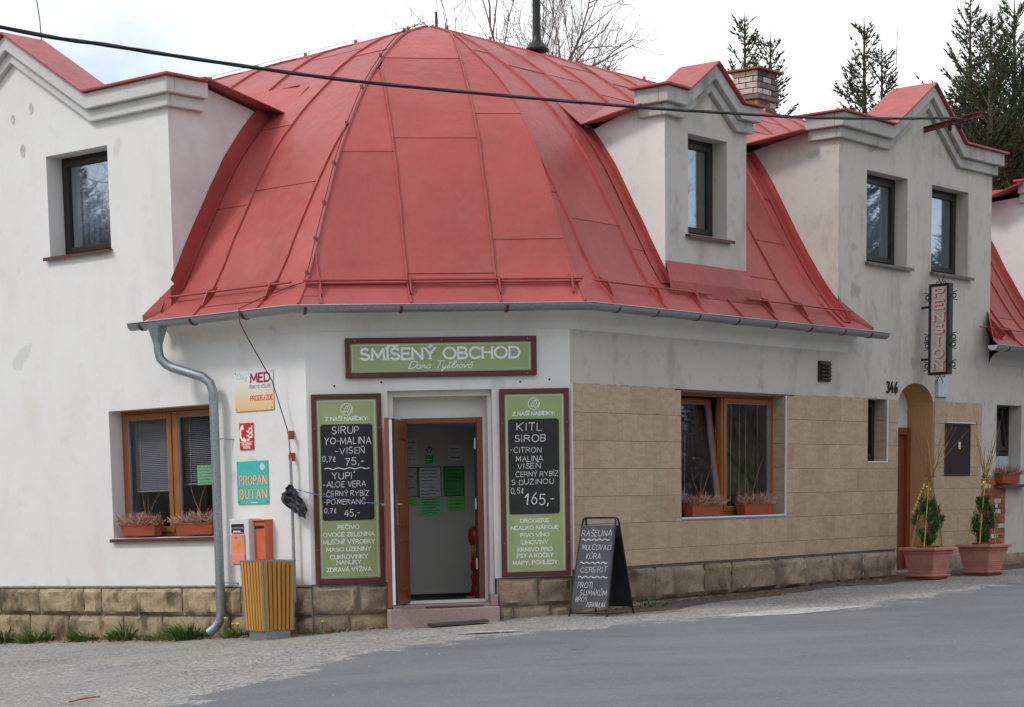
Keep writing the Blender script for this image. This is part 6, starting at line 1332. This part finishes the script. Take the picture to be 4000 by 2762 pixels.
def bare_tree(label, loc, seed, height, r0, crown, **k):
    tr_, br_ = bare_tree_mesh(seed, height, r0, **k); th = thing('bare_tree', label, 'tree', loc, 'leafless trees')
    R_ = sorted(math.hypot(p.x, p.y) for p in br_.v)[int(len(br_.v)*.97)]; H_ = max(p.z for p in br_.v); kx, kz = crown/R_, height/H_
    for m in (tr_, br_): m.v = [V((p.x*kx, p.y*kx, p.z*kz))+V(loc) for p in m.v]
    tr_.build('trunk', m_bark, th, smooth=True, recalc=False); br_.build('crown', m_twigbark, th, recalc=False); return th
bt1 = bare_tree('large leafless tree rising behind the vent pipe', (.7, 44, 0), 21, 13.8, .26, 3.2, spread=.62)
bt2 = bare_tree('lower leafless tree behind the roof, right of the large one', (2.6, 46, 0), 33, 10.4, .16, 1.8, spread=.62)
bt3 = bare_tree('faint leafless treetop at the far left above the gable', (-12.6, 52, 0), 5, 13.0, .14, 1.5, levels=5)
bt4 = bare_tree('leafless treetop at the upper right corner beside the spruces', (10.35, 42, 0), 8, 12.6, .16, 1.3, levels=5)
for k, (x, y, s_) in enumerate(((-16, -14, 1.0), (-6, -20, .9), (6, -22, 1.0), (19, -19, 1.1), (-27, 26, .9), (-30, 20, 1.0), (-26, 15, .85), (-32, 31, 1.0), (-33, 10, 1.0), (30, 38, .9), (27, 30, .8), (33, 33, 1.0))):
    src = (bt1, bt2)[k % 2]; c_ = src.copy(); COL.objects.link(c_); c_.location = (x, y, -1.2); c_.scale = (s_*1.9, s_*1.9, s_*1.15); c_.rotation_euler = (0, 0, k*1.1); c_['label'] = 'leafless tree across the street, mirrored in the upper window panes'; c_['group'] = 'trees across the street'
    for ch_ in src.children: d_ = ch_.copy(); COL.objects.link(d_); d_.parent = c_
def spruce(label, x, y, top, seed, width, grow_=.27, dense=1.0, zmin=4.5):
    rn = random.Random(seed); base = V((x, y, 0)); th = thing('spruce_tree', label, 'tree', base, 'spruces behind the roof'); mb = MB(); mb.tube([base, base+V((.05, 0, top*.5)), base+V((0, 0, top))], [.17, .11, .008], 7); mb.build('trunk', m_bark, th, smooth=True)
    mb = MB(); z = top-.35
    def twig(p, d, ln):
        for q in range(3):
            s_ = d.cross(V((rn.uniform(-1, 1), rn.uniform(-1, 1), rn.uniform(-1, 1)))); s_ = s_.normalized() if s_.length > .01 else V((1, 0, 0)); w_ = .011
            mb.add([p, p+d*ln*.3+s_*w_, p+d*ln, p+d*ln*.3-s_*w_], [(0, 1, 2, 3)], 0 if rn.random() < .75 else 1)
    def bough(p, d, ln, main):
        n = max(3, int(ln/.10)); c_ = p.copy(); dd = d.copy(); pts = [p]
        for i in range(n): dd = (dd+V((rn.uniform(-.08, .08), rn.uniform(-.08, .08), .055))).normalized(); c_ = c_+dd*ln/n; pts.append(c_)
        mb.tube(pts, [.008*(1-.6*i/n)+.002 for i in range(n+1)], 3, False, 1)
        for i in range(1 if main else 0, n+1):
            for q in range(2 if dense > .8 else 1):
                side = dd.cross(V((0, 0, 1))).normalized()*(1 if q else -1)*rn.uniform(.5, 1); e = (dd+side*.9+V((0, 0, rn.uniform(-.45, .35)))).normalized()
                if main and i > 1 and i < n and rn.random() < .55: bough(pts[i], e, ln*rn.uniform(.22, .42)*(1-.5*i/n)+.08, False)
                else: twig(pts[i], e, rn.uniform(.07, .14))
        twig(pts[-1], dd, .16)
    twig(base+V((0, 0, top-.15)), V((0, 0, 1)), .3)
    while z > zmin:
        h_ = top-z; R_ = min(width, .16+h_*grow_); nb = 5 if h_ < 2 else 6
        for k in range(nb):
            a = rn.uniform(0, 6.283); d = V((math.cos(a), math.sin(a), 1.15 if h_ < 1.5 else .55)).normalized(); bough(base+V((0, 0, z+rn.uniform(-.08, .08))), d, R_*rn.uniform(.7, 1.15), True)
        z -= rn.uniform(.13, .22) if h_ > 1.2 else .26
    mb.build('crown', [m_needle, m_needle2], th, recalc=False)
    return th
def at_depth(px, py, Y):
    """sky position to ground position and height for a far treetop"""
    x_ = (px-1166.0361902)/4800; y_ = -(py-1862.36)/4800; d = rt*x_+up*y_+fw; k = Y/d.y; return d.x*k, EYE.z+d.z*k
SPR = []
for lb, px, py, Y, w_, sd_ in (('spruce with two leaders behind the brick chimney, its left leader', 1680, 38, 37, 1.0, 1), ('thin spruce leader just right of the brick chimney', 1738, 72, 38, .95, 2), ('slender spruce between the chimney and the entrance gable', 1950, 42, 38, 1.25, 3), ('lower spruce leader close right of the slender spruce', 1990, 105, 38.6, .8, 4), ('dense spruce just right of the entrance gable', 2190, 8, 37, 1.5, 5), ('dense spruce second from the right edge', 2236, 30, 36, 1.5, 6), ('dense spruce at the right edge of the view', 2290, -10, 37.5, 1.7, 7)):
    x_, z_ = at_depth(px, py, Y); SPR.append(spruce(lb, x_, Y, z_, sd_, w_, .27 if sd_ < 5 else .36))
for k, (x, y, s_) in enumerate(((34, 46, 1.0), (31, 42, .9), (36, 40, 1.1), (30, 34, .8), (37, 36, 1.0), (33, 28, .9), (38, 31, 1.1), (36, 24, 1.0), (40, 44, 1.2), (42, 50, 1.2), (35, 18, .9), (-36, 24, 1.0), (-39, 30, 1.1), (-37, 15, 1.0), (-41, 20, 1.1))):
    src = SPR[4+k % 3]; c_ = src.copy(); COL.objects.link(c_); c_.location = (x, y, 0); c_.scale = (s_*1.6, s_*1.6, s_*1.05); c_.rotation_euler = (0, 0, k*1.3); c_['label'] = 'dark spruce across the street, mirrored in the window panes'; c_['group'] = 'spruces across the street'
    for ch_ in src.children: d_ = ch_.copy(); COL.objects.link(d_); d_.parent = c_
